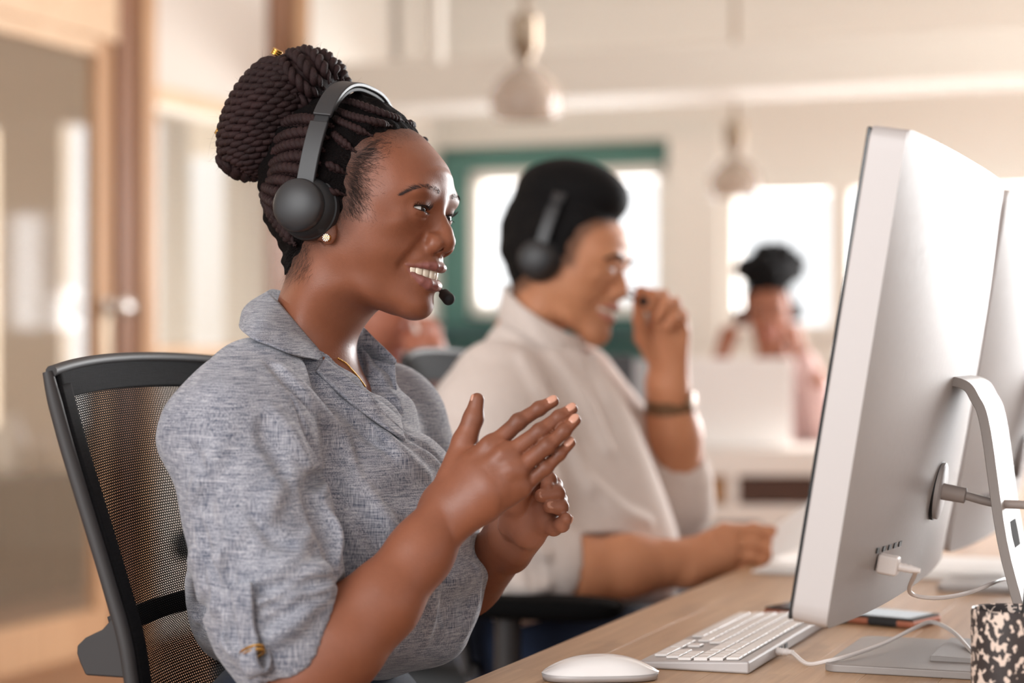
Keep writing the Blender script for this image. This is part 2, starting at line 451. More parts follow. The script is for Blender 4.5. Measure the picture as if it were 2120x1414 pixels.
# ---- left partition: door, glazed blind bay, posts
def along(u): return float(ab(u, 700, a=A0) @ L2)
def zat(u, v): return float(ab(u, v, a=A0)[2])
def pbox(name, u0, u1, z0, z1, th, m, parent=None, da=0.0, bevel=.004):
    b0, b1 = along(u0), along(u1)
    return B(name, R(A0 + da, (b0 + b1)/2, (z0 + z1)/2), (th, b1 - b0, z1 - z0), m, parent, bevel)
dh = zat(100, 60)
door = empty('door_1', R(A0, along(60), 0), 'glazed timber door standing in the left partition'); door['kind'] = 'structure'
pbox('stile', 190, 222, 0, zat(190, 40), .05, M_door, door); pbox('stile', -560, -520, 0, dh, .05, M_door, door)
pbox('top_rail', -520, 190, zat(100, 92), zat(100, 20), .05, M_doorh, door); pbox('bottom_rail', -520, 190, 0.0, zat(60, 1290), .05, M_door, door)
M_dglass = mat('door_glass', srgb(170,150,128), .06, **{'Alpha': .20}); M_dglass.node_tree.nodes['Principled BSDF'].inputs['Specular IOR Level'].default_value = .9
pbox('pane', -520, 190, zat(60, 1290), zat(100, 92), .008, M_dglass, door, bevel=0)
hz_ = zat(212, 636)
b = MB(); hc = R(A0 + .03, along(208), hz_); b.lathe(hc, F2, [(0, .026), (.006, .026), (.008, .012), (.05, .012), (.052, .030), (.062, .037), (.082, .037), (.092, .028), (.096, .002)], 24); b.build('door_knob', M_wallw if False else mat('brushed_nickel', srgb(205,200,196), .25, .8), door, smooth=True)
b = MB(); b.box(R(A0 + .028, along(206), hz_ - .10), (.008, .05, .26), AX); b.build('lock_plate', mat('dull_nickel', srgb(190,172,150), .4, .7), door, bevel=.003)
structure(pbox('trim_1', 222, 262, 0, CEIL, .10, M_post), 'dark brown timber post beside the door'); structure(pbox('trim_2', 262, 288, 0, CEIL, .13, M_door, da=.01), 'pale timber post at the blind bay')
structure(pbox('trim_3', -600, 262, dh + .005, zat(100, -60), .09, M_doorh), 'pale timber rail over the door')
structure(pbox('trim_4', 540, 585, 0, CEIL, .10, M_post), 'brown timber post at the end of the partition'); structure(pbox('trim_5', 585, 612, 0, CEIL, .12, M_door, da=.01), 'pale timber post at the end of the partition')
structure(pbox('wall_left', 288, 540, zat(400, 205), CEIL, .06, M_panelw), 'beige solid panel above the blind bay')
structure(pbox('trim_6', 288, 540, zat(400, 243), zat(400, 200), .10, M_doorh), 'pale timber transom over the blinds')
structure(pbox('trim_7', 288, 540, zat(400, 745), zat(400, 715), .10, M_doorh), 'pale timber sill rail under the blinds')
structure(pbox('wall_low_left', 288, 540, 0, zat(400, 745), .06, M_panelw), 'beige panel below the blinds'); structure(pbox('wall_left_upper', -600, 222, zat(100, -60), CEIL, .05, M_panelw), 'beige panel above the door')
win = empty('window_1', R(A0, along(410), 1.3), 'glazed bay of the partition with a lowered blind'); win['kind'] = 'structure'
pbox('pane', 288, 540, zat(400, 715), zat(400, 243), .006, M_glass, win, da=-.03, bevel=0)
blind = empty('venetian_blind', R(A0, along(410), zat(400, 243)), 'cream venetian blind lowered in the glazed bay beside the door', 'blind')
M_slat = mat('blind_slat', srgb(236,228,214), .55); M_slat.node_tree.nodes['Principled BSDF'].inputs['Transmission Weight'].default_value = 0
zb0, zb1 = zat(400, 712), zat(400, 250); ns = 52; b0, b1 = along(292), along(536)
for i in range(ns):
    z = zb0 + (zb1 - zb0)*(i + .5)/ns; sl = MB(); c = R(A0 + .035, (b0+b1)/2, z); tl = -.5
    sl.box(c, (.024, b1 - b0, .0012), np.stack([F2*math.cos(tl) + UP*math.sin(tl), L2, UP*math.cos(tl) - F2*math.sin(tl)])); sl.build('slat', M_slat, blind)
for f in (.12, .5, .88):
    sl = MB(); sl.tube([R(A0 + .048, b0 + (b1-b0)*f, zb0), R(A0 + .048, b0 + (b1-b0)*f, zb1)], .0012, 6); sl.build('cord', M_slat, blind)
MB().box(R(A0 + .035, (b0+b1)/2, zb1 + .012), (.04, b1-b0, .028), AX).build('head_rail', M_slat, blind, bevel=.003)
# a room behind the partition: things seen as blurs through the door glass
A1 = A0 - 2.6; M_side = mat('side_room_wall', srgb(196,180,158), .8); M_end = mat('side_room_end', srgb(214,200,182), .8)
structure(B('wall_side_room', R(A1, EB - 3.0, CEIL/2), (.1, 10, CEIL), M_side), 'beige wall of the room behind the glazed door')
BE = EB + 1.0
def eb(u): return float(ab(u, 700, b=BE) @ F2)
edges_ = [A1] + [eb(u) for u in (-70, 8, 138, 188, 294, 346, 384, 474)] + [A0 + .02]; wz0, wz1 = .62, 2.2  # openings added to give bright stripes in the door glass and blinds
for k in range(len(edges_) - 1):
    a0, a1 = edges_[k], edges_[k+1]
    if k % 2 == 0: structure(B('wall_side_end', R((a0+a1)/2, BE, CEIL/2), (a1-a0, .1, CEIL), M_end), 'pale end wall of the room behind the partition')
    else:
        for z0, z1 in ((0, wz0), (wz1, CEIL)): structure(B('wall_side_end', R((a0+a1)/2, BE, (z0+z1)/2), (a1-a0, .1, z1-z0), M_end), 'pale end wall of the room behind the partition')
        wv = empty('added_window', R((a0+a1)/2, BE, wz0), 'narrow bright window of the side room'); wv['kind'] = 'structure'
        B('pane', R((a0+a1)/2, BE, (wz0+wz1)/2), (a1-a0, .008, wz1-wz0), M_glass, wv)
        for z in (wz0 + .02, wz1 - .02): B('frame_rail', R((a0+a1)/2, BE, z), (a1-a0, .12, .04), M_panelw, wv, .003)
M_bin = mat('dark_cabinet', srgb(64,56,50), .5)
As = A0 - 1.1; sb0, sb1 = float(ab(-120, 1100, a=As) @ L2), float(ab(176, 1100, a=As) @ L2); sh = float(ab(60, 985, a=As)[2]); sm_ = (sb0+sb1)/2; sl0 = sb1 - sb0
sc_ = empty('sideboard', R(As - .25, sm_, 0), 'low dark cabinet in the side room seen through the door glass', 'cabinet')
B('carcass', R(As - .25, sm_, sh/2), (.5, sl0, sh), M_bin, sc_, .008)
for k in (-1, 0, 1): B('door', R(As + .01, sm_ + k*sl0/3, sh/2), (.02, sl0/3 - .02, sh - .06), M_bin, sc_, .004)
for (uu, hh, rr, cc, lab) in ((22, .26, .075, srgb(232,226,214), 'white vase nearest the left on the side room cabinet'), (84, .17, .05, srgb(216,202,186), 'small pale vase standing right of the white vase')):
    c = R(As - .2, float(ab(uu, 1000, a=As - .2) @ L2), sh); b = MB(); b.lathe(c, UP, [(0, rr*.7), (.01, rr*.75), (hh*.45, rr), (hh*.8, rr*.55), (hh*.95, rr*.5), (hh, rr*.62), (hh*.99, rr*.5), (hh*.6, rr*.6)], 24)
    tag(b.build('vase', mat('vase_glaze', cc, .3), None, smooth=True), lab, 'vase')

# ---- back wall with teal bay, windows, beams
def bl(u): return float(ab(u, 700, b=BW) @ F2)
def bz(u, v): return float(ab(u, v, b=BW)[2])
def bbox(name, u0, u1, z0, z1, m, th=.12, db=0.0, parent=None, bevel=0.0):
    a0, a1 = bl(u0), bl(u1)
    return B(name, R((a0 + a1)/2, BW + db, (z0 + z1)/2), (a1 - a0, th, z1 - z0), m, parent, bevel)
zt = bz(1150, 298)
W1 = (985, 1395, bz(1200, 655), bz(1200, 350)); W2 = (1505, 2560, bz(1700, 700), bz(1700, 372))
structure(bbox('wall_back', 560, W1[0], 0, zt, M_teal), 'teal painted bay left of the window')
structure(bbox('wall_back_low', W1[0], 1400, 0, W1[2], M_teal), 'teal wall below the window'); structure(bbox('wall_back_head', W1[0], 1400, W1[3], zt, M_teal), 'teal wall above the window')
structure(bbox('wall_back_upper', 400, 2900, zt, CEIL, M_wallw), 'cream wall above the teal bay')
structure(bbox('wall_back_pier', 1400, W2[0], 0, zt, M_wallw, .2, -.04), 'cream pier between the windows')
structure(bbox('wall_back_right_low', W2[0], 2900, 0, W2[2], M_wallw), 'cream wall below the right windows'); structure(bbox('wall_back_right_head', W2[0], 2900, W2[3], zt, M_wallw), 'cream wall above the right windows')
structure(bbox('wall_back_right_end', W2[1], 2900, W2[2], W2[3], M_wallw), 'cream wall at the right end')
structure(bbox('trim_8', 900, 1400, bz(1200, 300), bz(1200, 288), M_wallw, .2, -.06), 'cream ledge along the top of the teal bay')
structure(bbox('trim_9', 900, 1420, bz(1200, 705), bz(1200, 672), mat('teal_dark', srgb(46,80,78), .6), .24, -.1), 'dark teal ledge under the window')
M_frame = mat('white_window_frame', srgb(240,236,228), .5)
def window(name, u0, u1, z0, z1, muls, lab):
    w_ = empty(name, R((bl(u0)+bl(u1))/2, BW, z0), lab); w_['kind'] = 'structure'; a0, a1 = bl(u0), bl(u1); t_ = .06
    for z in (z0 + t_/2, z1 - t_/2): B('frame_rail', R((a0+a1)/2, BW - .02, z), (a1-a0, .14, t_), M_frame, w_, .006)
    for a in (a0 + t_/2, a1 - t_/2): B('frame_stile', R(a, BW - .02, (z0+z1)/2), (t_, .14, z1-z0), M_frame, w_, .006)
    xs = [a0] + [bl(m_) for m_ in muls] + [a1]
    for x in xs[1:-1]: B('mullion', R(x, BW - .02, (z0+z1)/2), (.10, .12, z1-z0-2*t_), M_frame, w_, .006)
    for x, y in zip(xs[:-1], xs[1:]): B('pane', R((x+y)/2, BW, (z0+z1)/2), (y-x-.08, .008, z1-z0-2*t_+.02), M_glass, w_)
window('window_2', *W1, [], 'bright window in the teal wall behind the man'); window('window_3', *W2, [1745, 2000, 2270], 'wide bright window with mullions on the right')
structure(B('wall_far_left', R(A0 - .03, (EB + BW)/2, CEIL/2), (.1, BW - EB, CEIL), M_wallw), 'cream return wall beyond the partition')
# ceiling beams and boards
zbm = float(ab(1300, 208, b=BW - 1.6)[2]); zbt = float(ab(1300, 128, b=BW - 1.6)[2])
structure(B('beam_1', R(2.5, BW - 1.6, (zbm + max(zbt, zbm + .18))/2), (13, .35, max(zbt - zbm, .18)), M_beam), 'cream beam crossing the ceiling near the windows')
for k, (bb, hh) in enumerate(((BW - 3.3, .10), (BW - 4.6, .10), (BW - 5.9, .1))):
    structure(B('beam_%d' % (k + 2), R(2.5, bb, CEIL - hh/2), (13, .22, hh), M_ceil), 'white ceiling batten')
# pendant lamps
M_lamp = mat('aged_brass', srgb(150,132,112), .35, .6); M_shade = mat('smoked_glass', srgb(190,172,156), .12, **{'Alpha': .5})
def pendant(u, v_top, v_bot, Z, label):
    p0, p1 = P(u, v_top, Z), P(u, v_bot, Z); H = p0[2] - p1[2]; root = empty('pendant_lamp', p1, label, 'lamp', None)
    c = np.array([p0[0], p0[1], 0])
    b = MB(); b.tube([c + UP*p0[2], c + UP*(CEIL)], .010, 8); b.build('cord', M_lamp, root, smooth=True)
    b = MB(); b.lathe(c + UP*p0[2], -UP, [(0, .02), (.01, H*.13), (H*.30, H*.13), (H*.34, H*.11), (H*.42, H*.06), (H*.50, H*.06)], 24); b.build('socket', M_lamp, root, smooth=True)
    prof = [(H*.46, H*.06), (H*.54, H*.17), (H*.64, H*.28), (H*.76, H*.335), (H*.88, H*.33), (H*.97, H*.29)]
    b = MB(); b.lathe(c + UP*p0[2], -UP, prof + [(h_ - .004, r_ - .006) for h_, r_ in prof[::-1]], 32); b.build('shade', M_shade, root, smooth=True)
    b = MB(); b.lathe(c + UP*p0[2], -UP, [(H*.48, .03), (H*.58, .045), (H*.70, .05), (H*.76, .03), (H*.78, .002)], 20); b.build('bulb', M_frame, root, smooth=True)
pendant(1088, 28, 252, 6.0, 'larger brass and glass pendant lamp hanging near the middle'); pendant(1522, 250, 412, 8.2, 'smaller pendant lamp hanging before the right windows')
b = MB(); p_ = P(906, 130, 7.0); b.tube([p_, [p_[0], p_[1], CEIL]], .022, 10); structure(b.build('trim_10', M_beam, None, smooth=True), 'conduit dropping from the ceiling')

# ================================================================== heads
HEAD_OUT = [(846,265),(882,295),(905,322),(919,350),(925,377),(925,397),(919,416),(911,432),(904,450),(898,475),(899,500),(905,520),(912,537),(914,552),
    (908,576),(899,598),(892,613),(893,628),(890,642),(881,654),(860,660),(830,655),(800,647),(779,640),(762,646),(745,668),(728,699),(725,720),
    (730,748),(745,800),(640,840),(540,800),(556,710),(582,630),(596,590),(606,545),(600,520),(577,480),(560,430),(557,390),(562,340),(585,285),(630,238),(690,210),(740,206),(790,219),(820,240)]
HEAD_IN = [(905,350,.020),(880,330,.031),(850,300,.036),(855,350,.048),(815,300,.056),(800,350,.064),(842,392,.055),(876,382,.040),(905,394,.018),
    (770,400,.067),(780,440,.067),(876,434,.031),(862,432,.0405),(846,434,.048),(873,416,.036),(866,456,.036),(842,460,.050),(815,438,.058),(893,436,.014),
    (889,455,.015),(885,472,.018),(881,490,.0195),(864,488,.031),(843,488,.0425),(812,492,.055),(772,490,.0650),(720,490,.068),
    (893,525,.013),(869,522,.0275),(845,523,.0385),(814,527,.050),(770,530,.060),(710,535,.0635),
    (900,553,.010),(879,553,.020),(842,553,.031),(806,560,.0445),(759,565,.054),(700,570,.058),
    (893,580,.009),(872,580,.019),(840,580,.030),(800,580,.042),
    (864,605,.019),(834,605,.030),(790,605,.041),(744,605,.049),(690,605,.055),
    (867,640,.015),(831,636,.025),(792,628,.034),(768,622,.041),
    (690,662,.036),(630,650,.055),(592,640,.046),(678,700,.034),(605,700,.056),(562,700,.042),(676,730,.036),(605,730,.058),(662,790,.050),(600,790,.066),(560,780,.05),
        (690,440,.072),(640,440,.072),(600,440,.060),(700,350,.074),(640,330,.074),(760,330,.069),(600,330,.058),(700,270,.062),(760,265,.055),(640,270,.056),(810,270,.042),(640,520,.061),(690,520,.066)]
WF = frame(P(750, 420, 2.0), YAW, math.radians(4))
class Head:
    """face built on a frame; pick() turns the reference sitter's pixels into head coordinates, which any frame can reuse"""
    def __init__(s, fr, sx=1.0, wid=1.0, smile=1.0, tweak=None):
        s.fr, s.wid, s.sx = fr, wid, sx
        O = np.array([WF.pick(u, v, 0)[[0, 2]] for u, v in HEAD_OUT]) * sx
        I = np.array([WF.pick(u, v, -y)[[0, 2]] for u, v, y in HEAD_IN]) * sx; fI = np.array([(y*sx*wid)**2 for _, _, y in HEAD_IN])
        if tweak: O, I, fI = tweak(O, I, fI)
        s.slab = Slab.__new__(Slab); s.slab.fr = fr
        s.slab.init(O, I, fI, 0.001, 2e-4, 0.02, 0.05)
    def p(s, u, v, y, dx=0.0):          # world point of a picked face feature on the given sagittal plane, y<0 is the near side
        return s.place(WF.pick(u, v, y), dx)
    def place(s, q, dx=0.0):
        q = q * s.sx; return s.fr.lw(q[0] + dx, q[1] * s.wid, q[2])
    def s_(s, u, v, sink=0.0, dx=0.0):   # the same for a point on the near surface of the reference face
        q = WF.loc(march(REF_OPS, u, v, 1.7, 2.1, -sink, 1200)); return s.place(q, dx)
    def m(s, w_):                        # mirror a world point across the sagittal plane
        q = s.fr.loc(w_); return s.fr.lw(q[0], -q[1], q[2])
    def both(s, u, v, y): a = s.p(u, v, -abs(y)); return a, s.m(a)
    def arc(s, picks, sink=0.0):         # picks from the near corner to the middle (last on the midline) -> symmetric chain
        a = [s.s_(u, v, sink) for u, v in picks[:-1]]; q = s.fr.loc(s.s_(*picks[-1], sink)); a.append(s.fr.lw(q[0], 0, q[2])); return a + [s.m(q) for q in a[-2::-1]]
    def base_ops(s):
        k, ax = s.sx, np.stack([s.fr.F, s.fr.L, s.fr.U]); o = [s.slab.op()]
        for a in s.both(872,396,.034): o.append(sm_ell(a, np.array([.008,.016,.007])*k, ax, k=.012*k))
        o.append(sm_ell(s.p(856,634,0), np.array([.0105,.018,.0100])*k, ax, k=.010*k))
        return o
    def ops(s, eyes=True, mouth=True):
        fr, k = s.fr, s.sx; ax = np.stack([fr.F, fr.L, fr.U])
        o = s.base_ops()
        # nose
        ridge = [s.p(*q) for q in [(902,425,0),(904.5,442,0),(911,462,0),(918,482,0),(922,499,0)]]
        o.append(sm_chain(ridge, np.array([.0060,.0060,.0072,.0085,.0098])*k, k=.013*k, kin=.004))
        for a in s.both(891,504,.0150): o.append(sm_ell(a, np.array([.0120,.0066,.0088])*k, ax, k=.006*k))
        for a, b in zip(s.both(897,504,.0130), s.both(914,501,.0040)): o.append(sm_chain([a, b], np.array([.0078,.0085])*k, k=.005*k))
        o.append(sm_chain([s.p(922,508,0), s.p(910,522,0)], np.array([.0054,.0042])*k, k=.004*k))
        # nose-to-mouth folds
        pts = [s.s_(*q, -.0012) for q in [(878,497),(864,516),(848,533),(834,549)]]
        for sg in (0, 1):
            o.append(sm_chain([s.m(q) for q in pts] if sg else pts, np.array([.0008,.0014,.0014,.0006])*k, 's', k=.010*k))
        # lips
        px = np.array([1.2,3.4,5.6,7.3,8.8,8.6])/2090.; s.upr = np.concatenate([px, px[-2::-1]])*k
        s.up = s.arc([(841,548),(855,548),(870,548.7),(885,549.4),(900,551.2),(912.5,553.5)], .0010)
        px = np.array([1.2,5.6,9.0,11.0,11.0,10.6])/2090.; s.lor = np.concatenate([px, px[-2::-1]])*k
        s.lo = s.arc([(842.5,554),(858,571),(872,580.5),(886,588),(897,592),(899.5,592.5)], .0008)
        px = np.array([0.9,4.2,6.4,8.0,9.3,9.2])/2090.; s.cavr = np.concatenate([px, px[-2::-1]])*k
        s.cav = s.arc([(846,552),(857,558),(870,561.8),(885,565.8),(898,569.8),(905,571.5)], .001)
        if mouth:
            for sc, sh in ((1.0, .004), (1.0, -.003), (0.95, -.010)):
                o.append(sm_chain([q + sh*k*fr.F for q in s.cav], s.cavr*sc, 's', k=.0015*k, kin=.003))
            o.append(sm_chain(s.up, s.upr, k=.0022*k, kin=.001))
            o.append(sm_chain(s.lo, s.lor, k=.0022*k, kin=.001))
            o.append(sm_chain([s.p(920,528,0), s.p(920,539,0)], np.array([.0015,.002])*k, 's', k=.004*k))
        # nostrils
        for a, b, c in zip(s.both(904,518,.0105), s.both(911,513,.0085), s.both(915,500,.0065)):
            o.append(sm_chain([a, b, c], np.array([.0030,.0034,.0022])*k, 's', k=.0018*k))
        # eyes
        s.eye = [s.p(855,434,-.0320)]; s.eye.append(s.m(s.eye[0])); s.er = .0120*k
        if eyes:
            for sg, e in zip((-1, 1), s.eye):
                o.append(sm_ell(e, .0137*k, k=.007*k))
                o.append(s.lid_cut(e, sg, k))
                F, L, U = fr.F, fr.L*sg, fr.U
                cr = []
                for a in np.linspace(-38, 62, 9):
                    el = 40 - 0.0105*(a - 8)**2
                    A, E = math.radians(a), math.radians(el)
                    cr.append(e + .0141*k*(math.cos(E)*math.cos(A)*F + math.cos(E)*math.sin(A)*L + math.sin(E)*U))
                o.append(sm_chain(cr, np.array([.0006]+[.0013]*7+[.0006])*k, 's', k=.0010*k))
                cr = []
                for a in np.linspace(-30, 45, 7):
                    el = -36 + 0.006*(a - 5)**2
                    A, E = math.radians(a), math.radians(el)
                    cr.append(e + .0146*k*(math.cos(E)*math.cos(A)*F + math.cos(E)*math.sin(A)*L + math.sin(E)*U))
                o.append(sm_chain(cr, np.array([.0001]+[.0002]*5+[.0001])*k, 's', k=.003*k))
        return o
    def lid(s, az):                      # opening in degrees at an azimuth (outer side positive)
        x = (az - 6) / 60.0
        h = np.sqrt(np.clip(1 - x*x, 0, 1))
        return -2 + 12*h + 0.07*az, -2 - 8.5*h + 0.09*az
    def lid_cut(s, e, sg, k):
        F, L, U = s.fr.F.astype(np.float32), (s.fr.L*sg).astype(np.float32), s.fr.U.astype(np.float32); e32 = e.astype(np.float32)
        def fn(p):
            q = p - e32; r = np.sqrt((q*q).sum(-1)) + 1e-9
            az = np.degrees(np.arctan2(q @ L, q @ F)); el = np.degrees(np.arcsin(np.clip((q @ U)/r, -1, 1)))
            u, l = s.lid(az)
            g = np.maximum(el - u, l - el) * (math.pi/180) * .0125*k
            return np.maximum(np.maximum(g, .0085*k - r), r - .022*k)
        return Op(fn, e + .010*k*s.fr.F, .013*k, 's', .0006*k)
REF_OPS = Head(WF).base_ops()
def chain_dist(pts, rad, V):
    o = sm_chain(pts, rad, k=0); return o.fn(V[:, None].astype(np.float32))[:, 0]

def eyeball_parts(h, parent, m_white, m_iris, m_dark, gaze):
    for e in h.eye:
        n = 40; r = h.er; g = gaze / np.linalg.norm(gaze)
        b = MB(); prof = [(r*math.cos(math.pi*(1 - i/30.)), r*math.sin(math.pi*i/30.)) for i in range(31)]
        b.lathe(e, g, prof, n); eb = b.build('eyeball', m_white, parent, smooth=True)
        b = MB(); ri = .0060*h.sx; c0 = math.sqrt(r*r - ri*ri)
        b.lathe(e, g, [(c0 + .0002, ri), (c0 + .0007, ri*0.92), (r*.985, ri*.5), (r + .0003, 0.0001)], n); b.build('iris', m_iris, eb, smooth=True)
        b = MB(); b.lathe(e, g, [(r*.99 + .0002, .0029*h.sx), (r + .0005, .0001)], n); b.build('pupil', m_dark, eb, smooth=True)

def superq(c, ax, r, n=14, e=0.62):
    """rounded block: superellipsoid with half sizes r on axes ax"""
    sp = lambda x: math.copysign(abs(x)**e, x); vs, fs = [], []
    for i in range(n+1):
        t = -math.pi/2 + math.pi*i/n
        for j in range(2*n):
            q = 2*math.pi*j/(2*n)
            vs.append(c + r[0]*sp(math.cos(t))*sp(math.cos(q))*ax[0] + r[1]*sp(math.cos(t))*sp(math.sin(q))*ax[1] + r[2]*sp(math.sin(t))*ax[2])
    m = 2*n
    fs = [(i*m+j, i*m+(j+1) % m, (i+1)*m+(j+1) % m, (i+1)*m+j) for i in range(n) for j in range(m)]
    return vs, fs
def teeth_parts(h, parent, m_tooth, m_gum):
    k = h.sx; fr = h.fr
    T = [(898.0,567.5,-.0043,.0045,.0062),(884.6,565.0,-.0123,.0039,.0055),(871.0,562.0,-.0192,.0042,.0055),(857.5,558.0,-.0248,.0038,.0046)]
    Lw = [(892.5,583,-.0030,.0029,.0040),(885.0,582,-.0088,.0030,.0040),(874,579,-.0145,.0031,.0040)]
    for row, top in ((T, 1), (Lw, 0)):
        C = [fr.loc(h.p(u, v, y)) for u, v, y, *_ in row]
        for i, (u, v, y, hw_, hh) in enumerate(row):
            a = C[max(i-1, 0)] if i else C[0]*np.array([1, -1, 1]); b = C[min(i+1, len(C)-1)]
            t = (a - b)[:2]; t /= np.linalg.norm(t)
            for sg in (1, -1):
                c = fr.lw(C[i][0] - .0030*k, C[i][1]*sg, C[i][2])
                tx = t[0]*fr.F + t[1]*sg*fr.L; tn = t[1]*fr.F - t[0]*sg*fr.L
                U = fr.U + 0.10*tn; U = U/np.linalg.norm(U)
                b_ = MB(); b_.add(*superq(c, (tx, tn, U), np.array([hw_, .0034, hh])*k)); b_.build('tooth', m_tooth, parent, smooth=True)
        if top:
            pts = [fr.lw(c[0] - .0045*k, c[1], c[2] + .0052*k) for c in C[::-1]] + [fr.lw(c[0] - .0045*k, -c[1], c[2] + .0052*k) for c in C]
            b_ = MB(); b_.tube(catmull(pts, 40), .0034*k, 10); b_.build('gum', m_gum, parent, smooth=True)
def skin_material(name, c1, c2, lip, palm, hair=(0.010, 0.007, 0.006, 1), rough=0.45):
    m = mat(name, rough=rough); t = NT(m); t.b.inputs['Subsurface Weight'].default_value = 0.12
    t.b.inputs['Subsurface Radius'].default_value = (0.010, 0.004, 0.002); t.b.inputs['Subsurface Scale'].default_value = 0.5
    t.b.inputs['Specular IOR Level'].default_value = 0.42
    o = t.coord('Object')
    c = t.mix(t.noise(o, 22, 4, 0.6), c1, c2)
    c = t.mix(t.n('ShaderNodeMapRange', {'Value': t.noise(o, 260, 2), 1: .35, 2: .75, 3: 0, 4: .18}).outputs[0], c, c2)
    c = t.mix(t.attr('palm').outputs['Fac'], c, palm)
    c = t.mix(t.attr('lip').outputs['Fac'], c, lip)
    hf = t.math('MULTIPLY', t.attr('scalp').outputs['Fac'], t.n('ShaderNodeMapRange', {'Value': t.noise(o, 900, 2), 1: .3, 2: .6, 3: .55, 4: 1}).outputs[0])
    c = t.mix(hf, c, hair)
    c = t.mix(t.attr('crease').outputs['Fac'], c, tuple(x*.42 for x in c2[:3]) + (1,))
    t.base(c)
    rr = t.n('ShaderNodeMapRange', {'Value': t.noise(o, 30, 3), 1: .3, 2: .7, 3: rough - .06, 4: rough + .08}).outputs[0]
    rr = t.math('SUBTRACT', rr, t.math('MULTIPLY', t.attr('lip').outputs['Fac'], 0.1))
    t.l(t.math('ADD', rr, t.math('MULTIPLY', t.attr('scalp').outputs['Fac'], 0.3)), t.b.inputs['Roughness'])
    h1 = t.n('ShaderNodeTexVoronoi', {'Vector': o, 'Scale': 900.0}).outputs[0]
    h2 = t.noise(o, 420, 3)
    t.bump(t.math('ADD', t.math('MULTIPLY', h1, .5), h2), 0.22, 0.0006)
    return m
# ================================================================== the woman in the grey shirt
M_skin = skin_material('brown_skin', srgb(145,89,64), srgb(120,71,50), srgb(132,82,76), srgb(176,120,96))
M_white = mat('eye_white', srgb(222,216,210), .15); M_iris = mat('iris_brown', srgb(40,22,16), .3); M_pupil = mat('pupil', (.003,.003,.003,1), .08)
M_tooth = mat('tooth_enamel', srgb(236,222,202), .25); M_gum = mat('gum', srgb(140,76,74), .35)
M_nail = mat('nail', srgb(198,146,124), .25)
M_gold = mat('gold', srgb(214,170,92), .22, 1.0)
def fabric(name, light, dark, warm=None, sc=1.0, amount=(.39, .62)):
    m = mat(name, rough=.85); t = NT(m); t.b.inputs['Sheen Weight'].default_value = .25; t.b.inputs['Specular IOR Level'].default_value = .2
    v = t.noise(t.coord('Object', (1350*sc, 1350*sc, 52*sc), (0.05, 0.03, 0)), 1.0, 2, .6, .2)
    h = t.noise(t.coord('Object', (56*sc, 56*sc, 1350*sc), (0.03, -0.05, 0.4)), 1.0, 2, .6, .2)
    big = t.noise(t.coord('Object', (60, 60, 40)), 1.0, 3)
    s = t.math('ADD', t.math('ADD', t.math('MULTIPLY', v, .47), t.math('MULTIPLY', h, .43)), t.math('MULTIPLY', big, .10))
    f = t.n('ShaderNodeMapRange', {'Value': s, 1: amount[0], 2: amount[1]}).outputs[0]
    c = t.mix(f, dark, light)
    if warm is not None: c = t.mix(t.math('MULTIPLY', t.noise(t.coord('Object', (7, 7, 7)), 1.0, 2), .5), c, t.mix(f, dark, warm))
    t.base(c)
    wv = t.noise(t.coord('Object', (1500*sc, 1500*sc, 1500*sc)), 1.0, 1)
    t.bump(t.math('ADD', t.math('ADD', v, h), t.math('MULTIPLY', wv, .6)), .35, .0006)
    return m
M_shirt = fabric('grey_chambray', srgb(178,180,188), srgb(60,68,87), srgb(188,180,180))
M_navy = fabric('navy_cotton', srgb(38,52,78), srgb(18,26,44))

woman = empty('person', (float(WF.o[0]), float(WF.o[1]), 0.0), 'smiling woman in grey shirt with braided bun, both hands raised before her chest', 'person')
hw = Head(WF); head_ops = hw.ops()
axW = np.stack([WF.F, WF.L, WF.U])
TF = frame(WF.o, YAW)
def T(u, v, y): return TF.hit(u, v, y)
# ear behind the headset cup, only its lobe shows
lobe = march(REF_OPS, 684, 478)
head_ops.append(sm_ell(T(664, 440, -.074), (.016, .010, .027), axW, k=.006))
head_ops.append(sm_ell(lobe - .004*TF.L + [0, 0, -.002], (.0085, .0050, .0115), axW, k=.003))
head_ops.append(sm_chain([march(REF_OPS, 672, 505, off=-.001), march(REF_OPS, 664, 492, off=-.001)], [.001, .002], 's', k=.003))

# ---- arms and hands (joints picked in the photograph with their offset from the sitter's mid plane)
armR = [T(500,850,-.150), T(560,1120,-.185), T(632,1396,-.205), T(700,1335,-.190), T(790,1247,-.165), T(870,1145,-.135), T(926,1058,-.112)]
arm_ops = [sm_chain(armR, [.034,.042,.0412,.0385,.0322,.0268,.0235], k=.01, kin=.02)]
def hand(fr_n, palm, fingers, thumb, knuckles=True, web=.010):
    """fr_n: direction out of the back of the hand; palm: capsules (points, radii, flatten); fingers: joint lists with radii"""
    o = []
    for pts, rad, fl in palm: o.append(sm_chain(pts, rad, k=.012, squash=(fr_n, fl)))
    for pts, rad in fingers:
        o.append(sm_chain(pts, rad, k=.0012, kin=.003))
        o.append(sm_chain([pts[0]*1.5 - pts[1]*.5, pts[0]*.85 + pts[1]*.15], [rad[0], rad[0]*.92], k=.005))
        for q, r in list(zip(pts, rad))[1:-1]: o.append(sm_ell(q + fr_n*.0007, r*.985, k=.003))
    for pts, rad in thumb: o.append(sm_chain(pts, rad, k=.007, kin=.004))
    return o
nR = -TF.L*0.80 + TF.U*0.25 - TF.F*.30; nR /= np.linalg.norm(nR)
wr = armR[-1]
idx = [T(1018,925,-.100), T(1074,873,-.088), T(1117,846,-.078), T(1145,831,-.072)]
mid = [T(1048,944,-.106), T(1118,894,-.094), T(1158,864,-.083), T(1184,847,-.076)]
rng = [T(1068,975,-.106), T(1133,924,-.097), T(1168,893,-.088), T(1191,870,-.081)]
